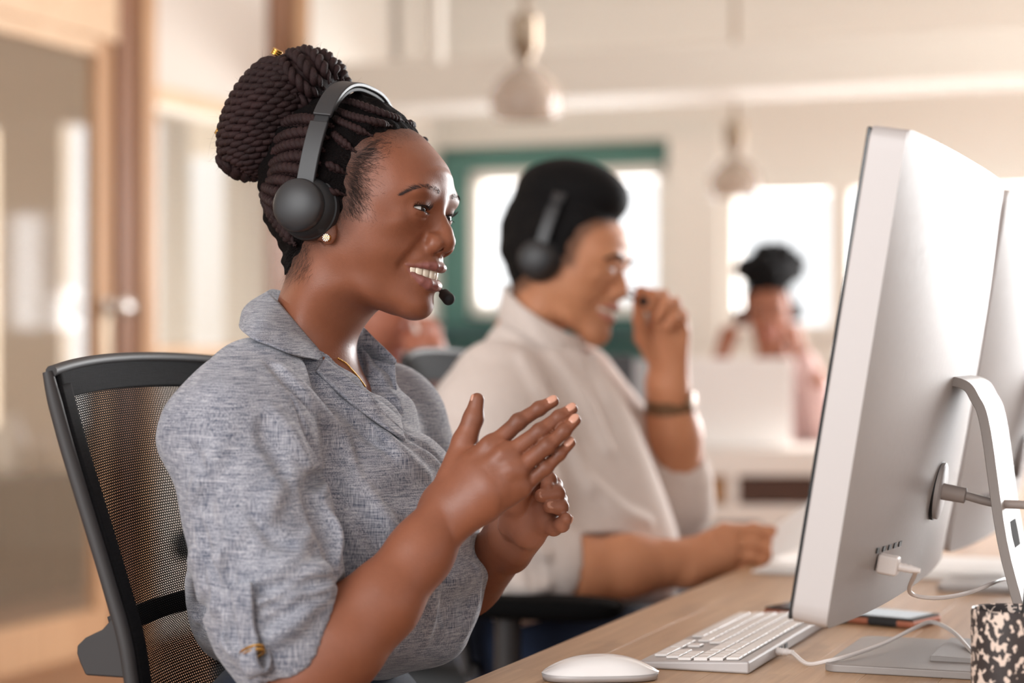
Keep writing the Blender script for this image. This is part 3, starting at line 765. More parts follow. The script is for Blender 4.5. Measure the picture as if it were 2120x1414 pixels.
pky = [T(1080,1008,-.100), T(1130,969,-.093), T(1159,940,-.086), T(1181,917,-.080)]
thb = [T(940,985,-.098), T(962,915,-.088), T(980,866,-.084), T(988,828,-.082)]
rF = [.0086,.0072,.0063,.0055]
palmR = [([wr, T(970,985,-.107), idx[0]], [.0245,.0225,.0120], .62), ([wr, T(985,1000,-.112), mid[0]], [.0245,.0235,.0125], .62),
         ([wr, T(1000,1015,-.110), rng[0]], [.0245,.0230,.0120], .62), ([wr, T(1005,1035,-.104), pky[0]], [.0240,.0215,.0110], .62)]
arm_ops += hand(nR, palmR, [(idx, rF), (mid, [.0086,.0073,.0064,.0055]), (rng, [.0083,.0070,.0061,.0053]), (pky, [.0076,.0063,.0055,.0048])],
                [(thb, [.0150,.0115,.0092,.0066])])
for q in (idx[0], mid[0], rng[0], pky[0]):
    arm_ops.append(sm_ell(q + nR*.0045, (.0075), k=.007)); arm_ops.append(sm_chain([q + nR*.0078, q*.45 + wr*.55 + nR*.0125], [.0026, .0012], k=.006))
# left hand, palm towards the camera, fingers curled
nL = TF.L*0.72 + TF.F*.5 + TF.U*.20; nL /= np.linalg.norm(nL)
armL = [T(640,850,.15), T(760,1130,.185), T(880,1300,.170), T(960,1215,.125), T(1052,1122,.060)]
arm_ops.append(sm_chain(armL, [.034,.042,.042,.036,.0245], k=.01, kin=.02))
wl = armL[-1]
Lm = {'i': ([T(1085,1018,.020), T(1120,985,.012), T(1136,993,-.002), T(1132,1008,-.012)], [.0098,.0078,.0070,.0062]),
      'm': ([T(1104,1035,.016), T(1146,1006,.010), T(1152,1022,-.006), T(1121,1026,-.016)], [.0100,.0080,.0074,.0066]),
      'r': ([T(1116,1058,.012), T(1156,1036,.008), T(1160,1050,-.006), T(1137,1048,-.014)], [.0098,.0078,.0072,.0064]),
      'p': ([T(1122,1085,.008), T(1146,1092,.002), T(1163,1086,-.006), T(1172,1074,-.010)], [.0092,.0076,.0068,.0060])}
palmL = [([wl, T(1075,1075,.030), Lm['i'][0][0]], [.0235,.0220,.0115], .62), ([wl, T(1085,1080,.026), Lm['m'][0][0]], [.0235,.0220,.0120], .62),
         ([wl, T(1090,1080,.024), Lm['r'][0][0]], [.0235,.0220,.0120], .62), ([wl, T(1094,1090,.020), Lm['p'][0][0]], [.0230,.0185,.0120], .62)]
thL = [T(1062,1085,.020), T(1066,1045,.002), T(1080,1012,-.006), T(1092,990,-.008)]
arm_ops += hand(nL, palmL, list(Lm.values()), [(thL, [.0150,.0118,.0095,.0072])])
arm_ops.append(sm_ell(T(1132,1073,.010), (.012,.010,.012), k=.006)); arm_ops.append(sm_ell(T(1084,1102,.008), (.012,.010,.014), k=.012))

# ---- shirt
S_OUT = [(738,752),(778,795),(826,845),(866,900),(896,960),(916,1010),(938,1080),(954,1150),(964,1225),(966,1290),(955,1335),(925,1368),(850,1388),(700,1390),(560,1380),(462,1362),(432,1330),(424,1260),(430,1160),(436,1040),(440,920),(464,820),(515,725),(556,665),(575,640),(640,655),(700,700)]
S_IN = [(755,840,.055),(650,830,.100),(545,830,.125),(475,820,.100),(770,900,.055),(690,900,.105),(600,900,.140),(462,900,.125),
    (845,975,.055),(800,975,.085),(752,980,.108),(650,980,.128),(540,980,.132),(400,980,.090),(885,1060,.055),(800,1060,.104),(690,1060,.128),
    (910,1120,.045),(885,1120,.065),(800,1130,.112),(690,1130,.132),(560,1130,.140),(385,1130,.105),(925,1230,.050),(880,1240,.088),(800,1250,.125),(670,1250,.148),(530,1250,.158),(400,1250,.130),
    (905,1325,.045),(850,1330,.085),(770,1335,.122),(620,1335,.160),(500,1335,.160),(420,1320,.110),
    (668,735,.052),(612,700,.066),(547,710,.066),(520,750,.070),(572,770,.090),(640,770,.082),(705,790,.060)]
S_slab = Slab(TF, S_OUT, S_IN, res=.003, lam=3e-4, out=.03, curv=.08)
slv = [T(532,806,-.118), T(498,900,-.156), T(530,1060,-.182), T(558,1200,-.198), T(585,1300,-.204), T(604,1350,-.205)]
slr = [.050,.0640,.0605,.0575,.0540,.0480]
slL = [T(690,835,.128), T(790,880,.160), T(830,1000,.180), T(850,1130,.190), T(880,1260,.178)]
base_shirt = [S_slab.op(), sm_chain(slv, slr, k=.014, kin=.03), sm_chain(slL, [.050,.062,.060,.056,.050], k=.025, kin=.03)]
shirt_ops = list(base_shirt)
def shirt_pts(px, off=0.0): return march_many(shirt_ops, px, 1.5, 2.3, off)[0]
def fold(px, r, k, lift, mode):           # a crease (s) or a ridge (u) laid over the shirt along picked pixels
    p = catmull(shirt_pts(px), 14); n = len(p); d = -np.array([TF.L*.8 - TF.F*.3])
    env = np.sin(np.linspace(.25, math.pi - .25, n))
    return sm_chain(p + d*lift, r*env, mode, k=k)
ridges = [([(580,760),(640,830),(700,905),(740,985)],.009), ([(700,775),(750,835),(830,905),(900,962)],.009), ([(395,1040),(430,985),(470,900)],.010),
    ([(523,1254),(556,1247),(579,1236),(602,1219)],.011), ([(606,1200),(633,1194),(662,1188),(690,1182)],.013), ([(540,1196),(580,1180),(612,1150),(640,1100)],.010), ([(548,1332),(575,1312),(604,1288),(634,1256),(668,1232)],.011),
    ([(560,1272),(600,1248),(640,1230),(684,1216)],.010), ([(436,1220),(445,1180),(470,1130),(520,1080)],.010), ([(690,1185),(684,1110),(662,1050)],.010), ([(470,1300),(455,1250),(452,1210)],.010), ([(500,1375),(478,1330),(470,1290)],.009),
    ([(640,965),(600,905),(560,850)],.009), ([(985,1180),(975,1240),(960,1310)],.009), ([(870,1180),(890,1250),(880,1330)],.009), ([(760,1010),(800,1080),(830,1120)],.009), ([(420,1300),(405,1240),(402,1150)],.010), ([(770,880),(820,940),(880,985)],.009), ([(540,1120),(560,1040),(600,980)],.009)]
shirt_ops += [fold(px, r, .010, -.0035, 'u') for px, r in ridges]
shirt_ops.append(sm_chain([T(372,912,-.165), T(400,900,-.185), T(450,880,-.20)], [.010,.016,.014], k=.045))
shirt_ops.append(sm_chain([T(362,918,-.160), T(400,905,-.180)], [.005,.010], k=.012))
valleys = [([(519,1216),(540,1222),(560,1217),(592,1208)],.0070,.005), ([(526,1268),(556,1258),(583,1243),(600,1227)],.0065,.004), ([(600,1217),(633,1211),(662,1205),(692,1199)],.0065,.003), ([(546,1302),(567,1285),(594,1269),(636,1246),(680,1232)],.0070,.005),
    ([(672,742),(695,775),(733,818),(792,869),(850,902),(915,958)],.0065,.008), ([(632,745),(660,800),(709,848),(768,910),(812,936)],.0060,.010), ([(597,812),(632,887),(662,950),(668,975)],.0040,.003), ([(672,980),(652,1004),(666,1050),(690,1115),(698,1198)],.0140,.006),
    ([(545,880),(556,912),(575,940),(600,990)],.0065,.012), ([(400,935),(420,990),(425,1060),(450,1120)],.0065,.010), ([(690,1000),(740,1060),(800,1160)],.0060,.012), ([(930,1120),(925,1200),(935,1300)],.0060,.010), ([(432,1225),(443,1266),(449,1318)],.0070,.006), ([(470,1130),(476,1200),(470,1262)],.0065,.006),
    ([(402,1050),(420,1130),(440,1205),(470,1290),(500,1350)],.0085,.003), ([(484,1285),(474,1310),(492,1350)],.0065,.005), ([(820,1170),(840,1250),(830,1340)],.0055,.010), ([(560,750),(600,795),(640,850)],.0055,.008), ([(520,1060),(560,1110),(600,1130)],.006,.010), ([(410,1310),(420,1250),(418,1180)],.006,.008), ([(700,1180),(720,1250),(700,1330)],.006,.010)]
for px, r, k in valleys: shirt_ops.append(fold(px, r, k, .0012, 's'))
rs = np.random.RandomState(3); KW = rs.normal(0, 1, (10, 3)).astype(np.float32); KW *= (rs.uniform(35, 110, 10)/np.linalg.norm(KW, axis=1))[:, None].astype(np.float32); PH = rs.uniform(0, 6.3, 10).astype(np.float32)
def ripple(p):
    d = 0
    for kw, ph in zip(KW, PH): d = d + np.sin(p @ kw + ph)*np.float32(.00055*60/np.linalg.norm(kw))
    return d
shirt_ops.append(Op(ripple, TF.o, 5, 'd'))
hem = P(700, 1395, 2.0)[2]
# the open neck, the neck hole and the cuff mouth
neck_c = [T(700,690,0), T(648,760,0)]
shirt_ops.append(sm_chain([T(640,600,0), T(634,690,0), T(664,742,0)], [.055,.060,.050], 's', k=.004))
shirt_ops.append(sm_chain([T(740,720,0), T(776,775,0.002), T(808,822,0.005), T(826,858,0.008)], [.042,.026,.012,.002], 's', k=.003))
cuff = [armR[2] + (armR[2]-armR[3])*.25, armR[3], armR[4]]
shirt_ops.append(sm_chain(cuff, [.0455,.0440,.0420], 's', k=.003))
cuffL = [armL[2], armL[3]]
shirt_ops.append(sm_chain(cuffL, [.043,.041], 's', k=.003))
V, Fc = surface(shirt_ops, TF.o + [-.36, -.38, -.58], TF.o + [.40, .36, .06], .0026, slack=2.6)
shirt = mesh_obj('shirt', V, Fc, M_shirt, woman)

# ---- skin: one body mesh, fine where it shows, coarser under the shirt
def shrunk(p): return S_slab.fn(p) + np.float32(.022)
torso_op = Op(shrunk, TF.o, 5, 'a', .02)
allskin = head_ops + [torso_op] + arm_ops
b1 = surface(allskin, WF.o + [-.16, -.16, -.215], WF.o + [.16, .16, .115], .00130)
hand_c = T(1050, 1010, -.04)
b2 = surface(arm_ops, T(600,1400,-.2) + [-.06, -.06, -.10], hand_c + [.11, .16, .12], .0015)
b3 = surface([torso_op, sm_chain(armR[:3], [.034,.042,.0425]), sm_chain(armL[:3], [.034,.042,.042])], TF.o + [-.33, -.32, -.56], TF.o + [.3, .32, -.19], .006, proj=0)
V, Fc = join([b1, b2, b3])
body = mesh_obj('body', V, Fc, M_skin, woman)
ld = np.minimum(chain_dist(hw.up, hw.upr, V), chain_dist(hw.lo, hw.lor, V))
add_attr(body, 'lip', np.clip(1 - (ld - .0002)/.0008, 0, 1))
pal = np.zeros(len(V)); q = V - np.mean([T(1092,1085,0)], 0); face_l = (V - wl) @ (-nL)
nearL = (np.linalg.norm(V - T(1105,1065,.005), axis=1) < .075) & (((V - TF.o) @ TF.L) > -.045)
pal[nearL] = (np.clip((face_l + .004)/.012, 0, 1)*np.clip(((V - wl) @ ((Lm['m'][0][0] - wl)/np.linalg.norm(Lm['m'][0][0] - wl)) - .004)/.02, 0, 1))[nearL]
add_attr(body, 'palm', pal*.7)
# scalp shading and hair region, in sagittal coordinates
HAIRLINE = [(852,250,0),(840,262,-.02),(800,272,-.05),(768,288,-.06),(738,322,-.066),(722,360,-.068),(722,400,-.07),(712,440,-.072),(690,470,-.07),(640,498,-.062),(618,535,-.05),(596,565,-.03)]
HP = np.array([WF.pick(u, v, y)[[0, 2]] for u, v, y in HAIRLINE] + [WF.pick(480,580,0)[[0, 2]], WF.pick(420,120,0)[[0, 2]], WF.pick(850,140,0)[[0, 2]]])
def poly_sd(Q, A):
    B = np.roll(A, -1, 0); d = np.full(len(Q), 1e9); ins = np.zeros(len(Q), bool)
    for a, b in zip(A, B):
        e = b - a; t = np.clip(((Q - a) @ e)/(e @ e), 0, 1); d = np.minimum(d, ((Q - a - t[:, None]*e)**2).sum(-1))
        c = (a[1] > Q[:, 1]) != (b[1] > Q[:, 1]); ins ^= c & (Q[:, 0] < (b[0]-a[0])*(Q[:, 1]-a[1])/(b[1]-a[1]+1e-12) + a[0])
    return np.sqrt(d)*np.where(ins, -1, 1)
Lq = WF.loc(V); sd = poly_sd(Lq[:, [0, 2]], HP)
add_attr(body, 'scalp', np.where(Lq[:, 2] > -.10, np.clip(.80 - sd/.028, 0, 1), 0)*.92)
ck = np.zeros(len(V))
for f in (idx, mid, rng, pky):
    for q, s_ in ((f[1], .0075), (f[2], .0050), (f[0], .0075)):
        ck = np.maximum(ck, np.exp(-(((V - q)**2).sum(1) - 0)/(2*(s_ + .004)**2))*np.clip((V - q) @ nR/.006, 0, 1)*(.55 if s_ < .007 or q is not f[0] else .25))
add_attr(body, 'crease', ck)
eyeball_parts(hw, body, M_white, M_iris, M_pupil, WF.F - .04*WF.U + .03*WF.L)
teeth_parts(hw, body, M_tooth, M_gum)
# nails of the near hand and of the far hand
def nail(tip, prev, n, r, rel=.9):
    d = (tip - prev)/np.linalg.norm(tip - prev); n = n - (n @ d)*d; n /= np.linalg.norm(n); s = np.cross(d, n)
    b = MB(); b.add(*superq(tip - d*.0010 + n*r*.74, (d, s, n), (.0056, r*.66, r*.30), 10, .8)); b.build('fingernail', M_nail, body, smooth=True)
for f in (idx, mid, rng, pky): nail(f[3], f[2], nR + TF.F*.45 + TF.U*.2, .0058)
nail(thb[3], thb[2], -TF.F*.75 - TF.L*.5, .0064)
for key, n_ in (('m', TF.F*1.0 + TF.U*.3 - TF.L*.5), ('r', TF.F*1.0 + TF.U*.3 - TF.L*.5), ('p', TF.F + TF.U*.6 - TF.L*.2)):
    f = Lm[key][0]; nail(f[3], f[2], n_, .0060)
# ------------------------------------------------------------------ her hair, brows, lashes
M_hair = mat('dark_braids', srgb(34,23,24), .62); t = NT(M_hair); t.b.inputs['Specular IOR Level'].default_value = .22
hn = t.noise(t.coord('Object', (1400, 500, 700), (.5, .4, .9)), 1.0, 3, .65)
t.base(t.mix(t.noise(t.coord('Object', (45, 45, 45)), 1.0, 3), srgb(15,9,9), srgb(54,33,33))); t.bump(hn, .7, .0012)
M_fuzz = mat('fine_black_hair', srgb(20,14,13), .6)
M_scalp = mat('scalp_fuzz', srgb(14,10,10), .85); t = NT(M_scalp); t.b.inputs['Specular IOR Level'].default_value = .08; t.bump(t.noise(t.coord('Object', (420, 420, 420)), 1.0, 4), 1.0, .004)
HP32 = HP.astype(np.float32)
def poly_fn(p):
    q = p - WF.o.astype(np.float32); sh = p.shape[:-1]
    Q = np.stack([q @ WF.F.astype(np.float32), q @ WF.U.astype(np.float32)], -1).reshape(-1, 2)
    return poly_sd(Q, HP32).reshape(sh).astype(np.float32)
rs = np.random.RandomState(5); KH = rs.normal(0, 1, (8, 3)); KH = (KH*(rs.uniform(150, 420, 8)/np.linalg.norm(KH, axis=1))[:, None]).astype(np.float32)
def cap_fn(p):
    d = hw.slab.fn(p) - np.float32(.0045); s = poly_fn(p)
    for kw in KH: d = d + np.sin(p @ kw)*np.float32(.0006)
    d = d + np.clip(s + .012, 0, .05)*np.float32(.45)
    return np.maximum(d, s)
cap_ops = [Op(cap_fn, WF.o, 5, 'a')]
V, Fc = surface(cap_ops, WF.o + [-.14, -.13, -.10], WF.o + [.10, .13, .13], .0024, slack=2.2)
hair_o = mesh_obj('hair', V, Fc, M_scalp, woman)
def strands(path, R, r, pitch, n=2, seg=7, ph=0.0, taper=True):
    """n strands twisted round a path -> vertices, quads"""
    path = np.asarray(path); m = len(path)
    t = np.gradient(path, axis=0); t /= np.linalg.norm(t, axis=1)[:, None] + 1e-12
    a = np.array([0.3, -0.9, 0.3]); L = np.concatenate([[0], np.cumsum(np.linalg.norm(np.diff(path, axis=0), axis=1))])
    A = np.zeros_like(path)
    for i in range(m):
        a = a - (a @ t[i])*t[i]; a /= np.linalg.norm(a) + 1e-12; A[i] = a
    B = np.cross(t, A); vs, fs, base = [], [], 0
    env = np.clip(np.minimum(L, L[-1] - L)/.012, .35, 1) if taper else np.ones(m)
    for k in range(n):
        q = 2*math.pi*L/pitch + 2*math.pi*k/n + ph
        if n == 3: c = path + (np.cos(q)*R*1.25*env)[:, None]*A + (np.sin(2*q)*R*.55*env)[:, None]*B
        else: c = path + (np.cos(q)*R*env)[:, None]*A + (np.sin(q)*R*env)[:, None]*B
        tc = np.gradient(c, axis=0); tc /= np.linalg.norm(tc, axis=1)[:, None] + 1e-12
        N = A - (A*tc).sum(1)[:, None]*tc; N /= np.linalg.norm(N, axis=1)[:, None]; Bn = np.cross(tc, N)
        for j in range(seg):
            g = 2*math.pi*j/seg; vs.append(c + (r*env)[:, None]*(math.cos(g)*N + math.sin(g)*Bn))
        blk = np.arange(m*seg).reshape(seg, m) + base
        for j in range(seg):
            x, y = blk[j], blk[(j+1) % seg]; fs.append(np.stack([x[:-1], y[:-1], y[1:], x[1:]], -1))
        base += m*seg
    return np.concatenate(vs), np.concatenate(fs)
def braid(path, R, r, pitch, n, parent=None):
    path = np.asarray(path)
    L = np.linalg.norm(np.diff(path, axis=0), axis=1).sum(); m = max(12, int(L/pitch*11))
    v, f = strands(catmull(path, m), R, r, pitch, n, 7, random.uniform(0, 6))
    return mesh_obj('braid', v, f, M_hair, parent or hair_o)
side = [[(694,238),(655,226),(615,226),(580,236)],[(690,262),(650,252),(612,252),(572,262)],[(682,286),(643,278),(602,282),(562,296)],[(672,312),(634,302),(596,306),(556,320)],
    [(664,338),(626,328),(590,332),(552,346)],[(658,364),(618,354),(584,352),(550,366)],[(650,392),(612,382),(578,376),(546,380)],[(640,420),(600,408),(566,398),(538,388)],
    [(636,450),(596,434),(562,420),(534,402)],[(612,508),(584,472),(560,436),(540,400)],[(602,520),(568,490),(545,450),(530,404)],[(596,528),(556,500),(533,458),(522,402)],
    [(742,214),(702,203),(662,196),(622,192)],[(836,252),(790,236),(735,216),(668,206)],[(812,262),(768,252),(722,240),(676,224)],[(772,282),(738,268),(706,254),(680,242)],[(738,316),(716,300),(696,284),(676,276)],[(722,364),(700,352),(684,344),(664,338)],
    [(716,404),(700,400),(684,398),(660,394)],[(628,478),(594,458),(562,438),(536,410)]]
far = []
for pi, pth in enumerate(side):
    R_, r_, h_, pt = (.0036, .0042, .0022, .021) if not 13 <= pi <= 18 else (.0024, .0028, .0006, .015)
    q, ok = march_many(cap_ops, pth, 1.7, 2.2, h_)
    if ok.all():
        q[-1] = q[-1] + TF.L*.012; braid(q, R_, r_, pt, 3)
        far.append((np.array([WF.lw(a[0], -a[1], a[2]) for a in WF.loc(q)]), R_, r_, pt))
for q, R_, r_, pt in far: braid(q, R_, r_, pt, 3)
# the bun: a dark core wound with two-strand twists
bc = WF.hit(560, 246, -.004); ba = WF.hit(622, 128, 0) - WF.hit(500, 366, 0); ba /= np.linalg.norm(ba)
by = WF.L; bx = np.cross(by, ba); bx /= np.linalg.norm(bx)
RA, RX, RY = .0640, .0385, .0500
core = [sm_ell(bc, (RA*.95, RX*.93, RY*.93), np.stack([ba, bx, by]))]
c2 = WF.hit(644, 172, .004)
core.append(sm_ell(c2, (.030, .025, .040), np.stack([ba, bx, by]), k=.012))
V, Fc = surface(core, bc - .1, bc + .1, .0035)
bun = mesh_obj('bun', V, Fc, M_hair, woman)
NB = 31
for i in range(NB):
    lon = 2*math.pi*i/NB + random.uniform(-.04, .04); pts = []
    for lat in np.linspace(-66, 66, 9):
        la = math.radians(lat + random.uniform(-2, 2)); lo = lon + .5*math.sin(la) + random.uniform(-.02, .02)
        pts.append(bc + ba*RA*math.sin(la) + (bx*RX*math.cos(lo) + by*RY*math.sin(lo))*math.cos(la)**.8)
    braid(np.array(pts), .0030, .0036, .019, 2, bun)
for i in range(12):                      # the outer coil that closes the bun towards the crown
    lon = 2*math.pi*i/12; pts = []
    for lat in np.linspace(-58, 72, 7):
        la = math.radians(lat); d0 = math.cos(la)
        pts.append(c2 + bx*.034*math.sin(la)*-1 + (ba*.031*math.cos(lon + .4*la) + by*.043*math.sin(lon + .4*la))*d0)
    braid(np.array(pts), .0030, .0038, .020, 2, bun)
for i in range(5):                       # ropes wrapped across the lower end
    pts = []
    for a in np.linspace(-2.2, 1.2, 8):
        la = math.radians(-62 - 5*i)
        pts.append(bc + ba*RA*1.03*math.sin(la) + (bx*RX*math.cos(a + 2.4) + by*RY*math.sin(a - 1.2))*math.cos(la)*1.1)
    braid(np.array(pts), .0030, .0038, .020, 2, bun)
for (u, v), rr in (((573, 109), .0048), ((453, 273), .0028)):
    p = WF.hit(u, v, -.01 if u > 500 else -.012); b = MB()
    ring = [p + rr*(math.cos(a)*bx*0.9 + math.sin(a)*by) for a in np.linspace(0, 2*math.pi, 25)]
    for s in (-.0022, 0, .0022): b.tube(np.array(ring) + ba*s, .0013, 8, False)
    tag(b.build('hair_cuff', M_gold, bun, smooth=True), 'small gold cuff on a twist')
# fine strands: hairline fuzz, flyaways, brows, lashes
def wisps(starts, dirs, length, r, bend=.4, n=5, curl=0.0):
    vs, fs, base = [], [], 0
    for s, d in zip(starts, dirs):
        L = length*random.uniform(.5, 1.2); d = d/np.linalg.norm(d); b = np.array([random.gauss(0, 1) for _ in range(3)])*bend
        a = np.cross(d, [0.3, .5, .8]); a /= np.linalg.norm(a); c = np.cross(d, a)
        for i in range(n):
            t = i/(n-1); p = s + d*L*t + b*L*t*t*.5
            if curl: p = p + curl*(math.cos(9*t)*a + math.sin(9*t)*c - a)
            w_ = r*(1 - .8*t)
            for k in range(3):
                g = 2.094*k; vs.append(p + w_*(math.cos(g)*a + math.sin(g)*c))
        for i in range(n-1):
            for k in range(3): fs.append((base+3*i+k, base+3*i+(k+1) % 3, base+3*i+3+(k+1) % 3, base+3*i+3+k))
        base += 3*n
    return np.array(vs), np.array(fs)
RF = random.Random(4)
px = []
HLs = [(868,262),(838,264),(806,274),(776,290),(748,322),(734,360),(728,400),(716,445)]
for _ in range(2200):
    t_ = RF.random()*(len(HLs)-1); i = int(t_); f = t_-i
    u = HLs[i][0]*(1-f) + HLs[i+1][0]*f; v = HLs[i][1]*(1-f) + HLs[i+1][1]*f
    k = abs(RF.gauss(0, 1))
    px.append((u + k*20*min(1, i/2+.3) + RF.gauss(0, 5), v + k*9 + RF.gauss(0, 6)))
for _ in range(220): px.append((RF.uniform(600, 650) - 12*RF.random(), RF.uniform(505, 575)))
S, ok = march_many(REF_OPS, px, 1.7, 2.2, 0.0)
st, di = [], []
for (u, v), s, o_ in zip(px, S, ok):
    if not o_: continue
    back = P(690, 330, 2.0) - P(u, v, 2.0) if u > 655 else P(u - 30, v + 60, 2) - P(u, v, 2)
    st.append(s - TF.L*.0002); di.append(back/np.linalg.norm(back) - TF.L*.10 + np.array([RF.gauss(0, .25) for _ in range(3)]))
v1, f1 = wisps(st, di, .013, .00009, .8)
st, di = [], []
allb = [np.array([v.co[:] for v in o.data.vertices])[::37] for o in bun.children if o.name.startswith('braid')]
allb = np.concatenate(allb); pick_ = RF.sample(range(len(allb)), 420)
for i in pick_:
    s = allb[i]; d = s - bc; st.append(s); di.append(d/np.linalg.norm(d) + np.array([RF.gauss(0, .7) for _ in range(3)]))
v2, f2 = wisps(st, di, .012, .00013, .9)
V, Fc = join([(v1, f1), (v2, f2)])
tag(mesh_obj('hair_wisps', V, Fc, M_fuzz, woman), kind='stuff')
# brows
BR = [(909,399,12),(900,393,14),(888,387,12),(876,385,9),(862,388,7),(848,394,5),(836,400,3.5),(829,404,2)]
px = []; hd = []
for _ in range(300):
    t_ = RF.random()**.85*(len(BR)-1); i = min(int(t_), len(BR)-2); f = t_-i
    u, v, w_ = [BR[i][q]*(1-f) + BR[i+1][q]*f for q in range(3)]; o_ = RF.uniform(-.5, .5)
    px.append((u + RF.gauss(0, 1), v + o_*w_*.72)); lead = max(0, 1 - t_/2.5)
    hd.append((-1 + .3*lead, .9*lead + .25 - o_*.8))
S, ok = march_many(head_ops, px, 1.8, 2.1, 0.0); st, di = [], []
for s, (a, b) in zip(S, hd):
    d = -a*-1*WF.F*1.0 + b*WF.U; st.append(s - TF.L*.0006 + TF.F*.0010); di.append(d - TF.L*.22 + TF.F*.12)
near = wisps(st, di, .0060, .00014, .3)
lf = WF.loc(near[0]); lf[:, 1] *= -1; fv = np.array([WF.lw(*q) for q in lf])
M_brow = mat('brow_hair', srgb(44,28,24), .6)
tag(mesh_obj('eyebrow', near[0], near[1], M_brow, woman), kind='stuff'); tag(mesh_obj('eyebrow', fv, near[1][:, ::-1], M_brow, woman), kind='stuff')
# lashes and lid line
M_lash = mat('lash_black', (.006,.005,.005,1), .5)
vs, fs = [], []
lash = []
for sg, e in zip((-1, 1), hw.eye):
    b = MB(); F, L, U = WF.F, WF.L*sg, WF.U
    def on(az, el, r): A, E = math.radians(az), math.radians(el); return e + r*(math.cos(E)*math.cos(A)*F + math.cos(E)*math.sin(A)*L + math.sin(E)*U)
    up, dn = [], []
    for az in np.linspace(-46, 62, 24):
        u_, l_ = hw.lid(az); up.append(on(az, u_ + .8, .0138)); dn.append(on(az, l_ - .5, .0136))
    b.tube(catmull(up, 40), np.array([.0002] + list(np.linspace(.0005, .0008, 38)) + [.0003]), 6)
    b.tube(catmull(dn, 40), np.array([.0001] + list(np.linspace(.0002, .0004, 38)) + [.0002]), 6)
    for k in range(46):
        az = -42 + 102*k/45 + RF.uniform(-1, 1); u_, l_ = hw.lid(az); s = on(az, u_ + .8, .0139)
        d = on(az*1.15, u_ + 6, 1) - e; ln = .0064*RF.uniform(.75, 1.1)
        pts = [s, s + d*ln*.45 - U*ln*.08, s + d*ln*.8 + U*ln*.15, s + d*ln + U*ln*.45]
        b.tube(pts, np.array([.00020, .00017, .00011, .00003]), 3, False)
        if k % 2 == 0:
            s = on(az, l_ - .5, .0137); d = on(az*1.15, l_ - 14, 1) - e; ln = .0030*RF.uniform(.7, 1.1)
            b.tube([s, s + d*ln*.6, s + d*ln - U*ln*.3], np.array([.00016, .00012, .00004]), 3, False)
    o = b.build('eyelashes', M_lash, woman, smooth=False)
# ear stud and necklace
b = MB(); st_c = march(head_ops, 677, 492); nrm_ = -TF.L
b.lathe(st_c + TF.L*.001, nrm_, [(0, .0040), (.0018, .0040), (.0026, .0034)], 20)
stud = b.build('ear_stud', M_gold, woman, smooth=True)
M_gem = mat('clear_stone', (.95,.95,.95,1), .06); M_gem.node_tree.nodes['Principled BSDF'].inputs['Metallic'].default_value = .5
b = MB(); ex, ez = WF.F, WF.U
for rr, n in ((0, 1), (.0018, 6), (.0032, 11)):
    for k in range(n):
        a = 6.283*k/n; c = st_c + nrm_*.0019 + rr*(math.cos(a)*ex + math.sin(a)*ez); b.lathe(c, nrm_, [(0, .00085), (.0006, .0007), (.0010, .0002)], 6)
b.build('stones', M_gem, stud)
pts = march_many(allskin, [(700,742),(716,752),(728,765),(738,776),(746,786),(756,800)], 1.7, 2.2, .0008)[0]
b = MB(); b.tube(catmull(pts, 60), .0005, 6)
for q in catmull(pts, 30): b.add(*superq(q, np.eye(3), (.0009,)*3, 4, 1))
tag(b.build('necklace', M_gold, woman, smooth=True), 'fine gold chain')
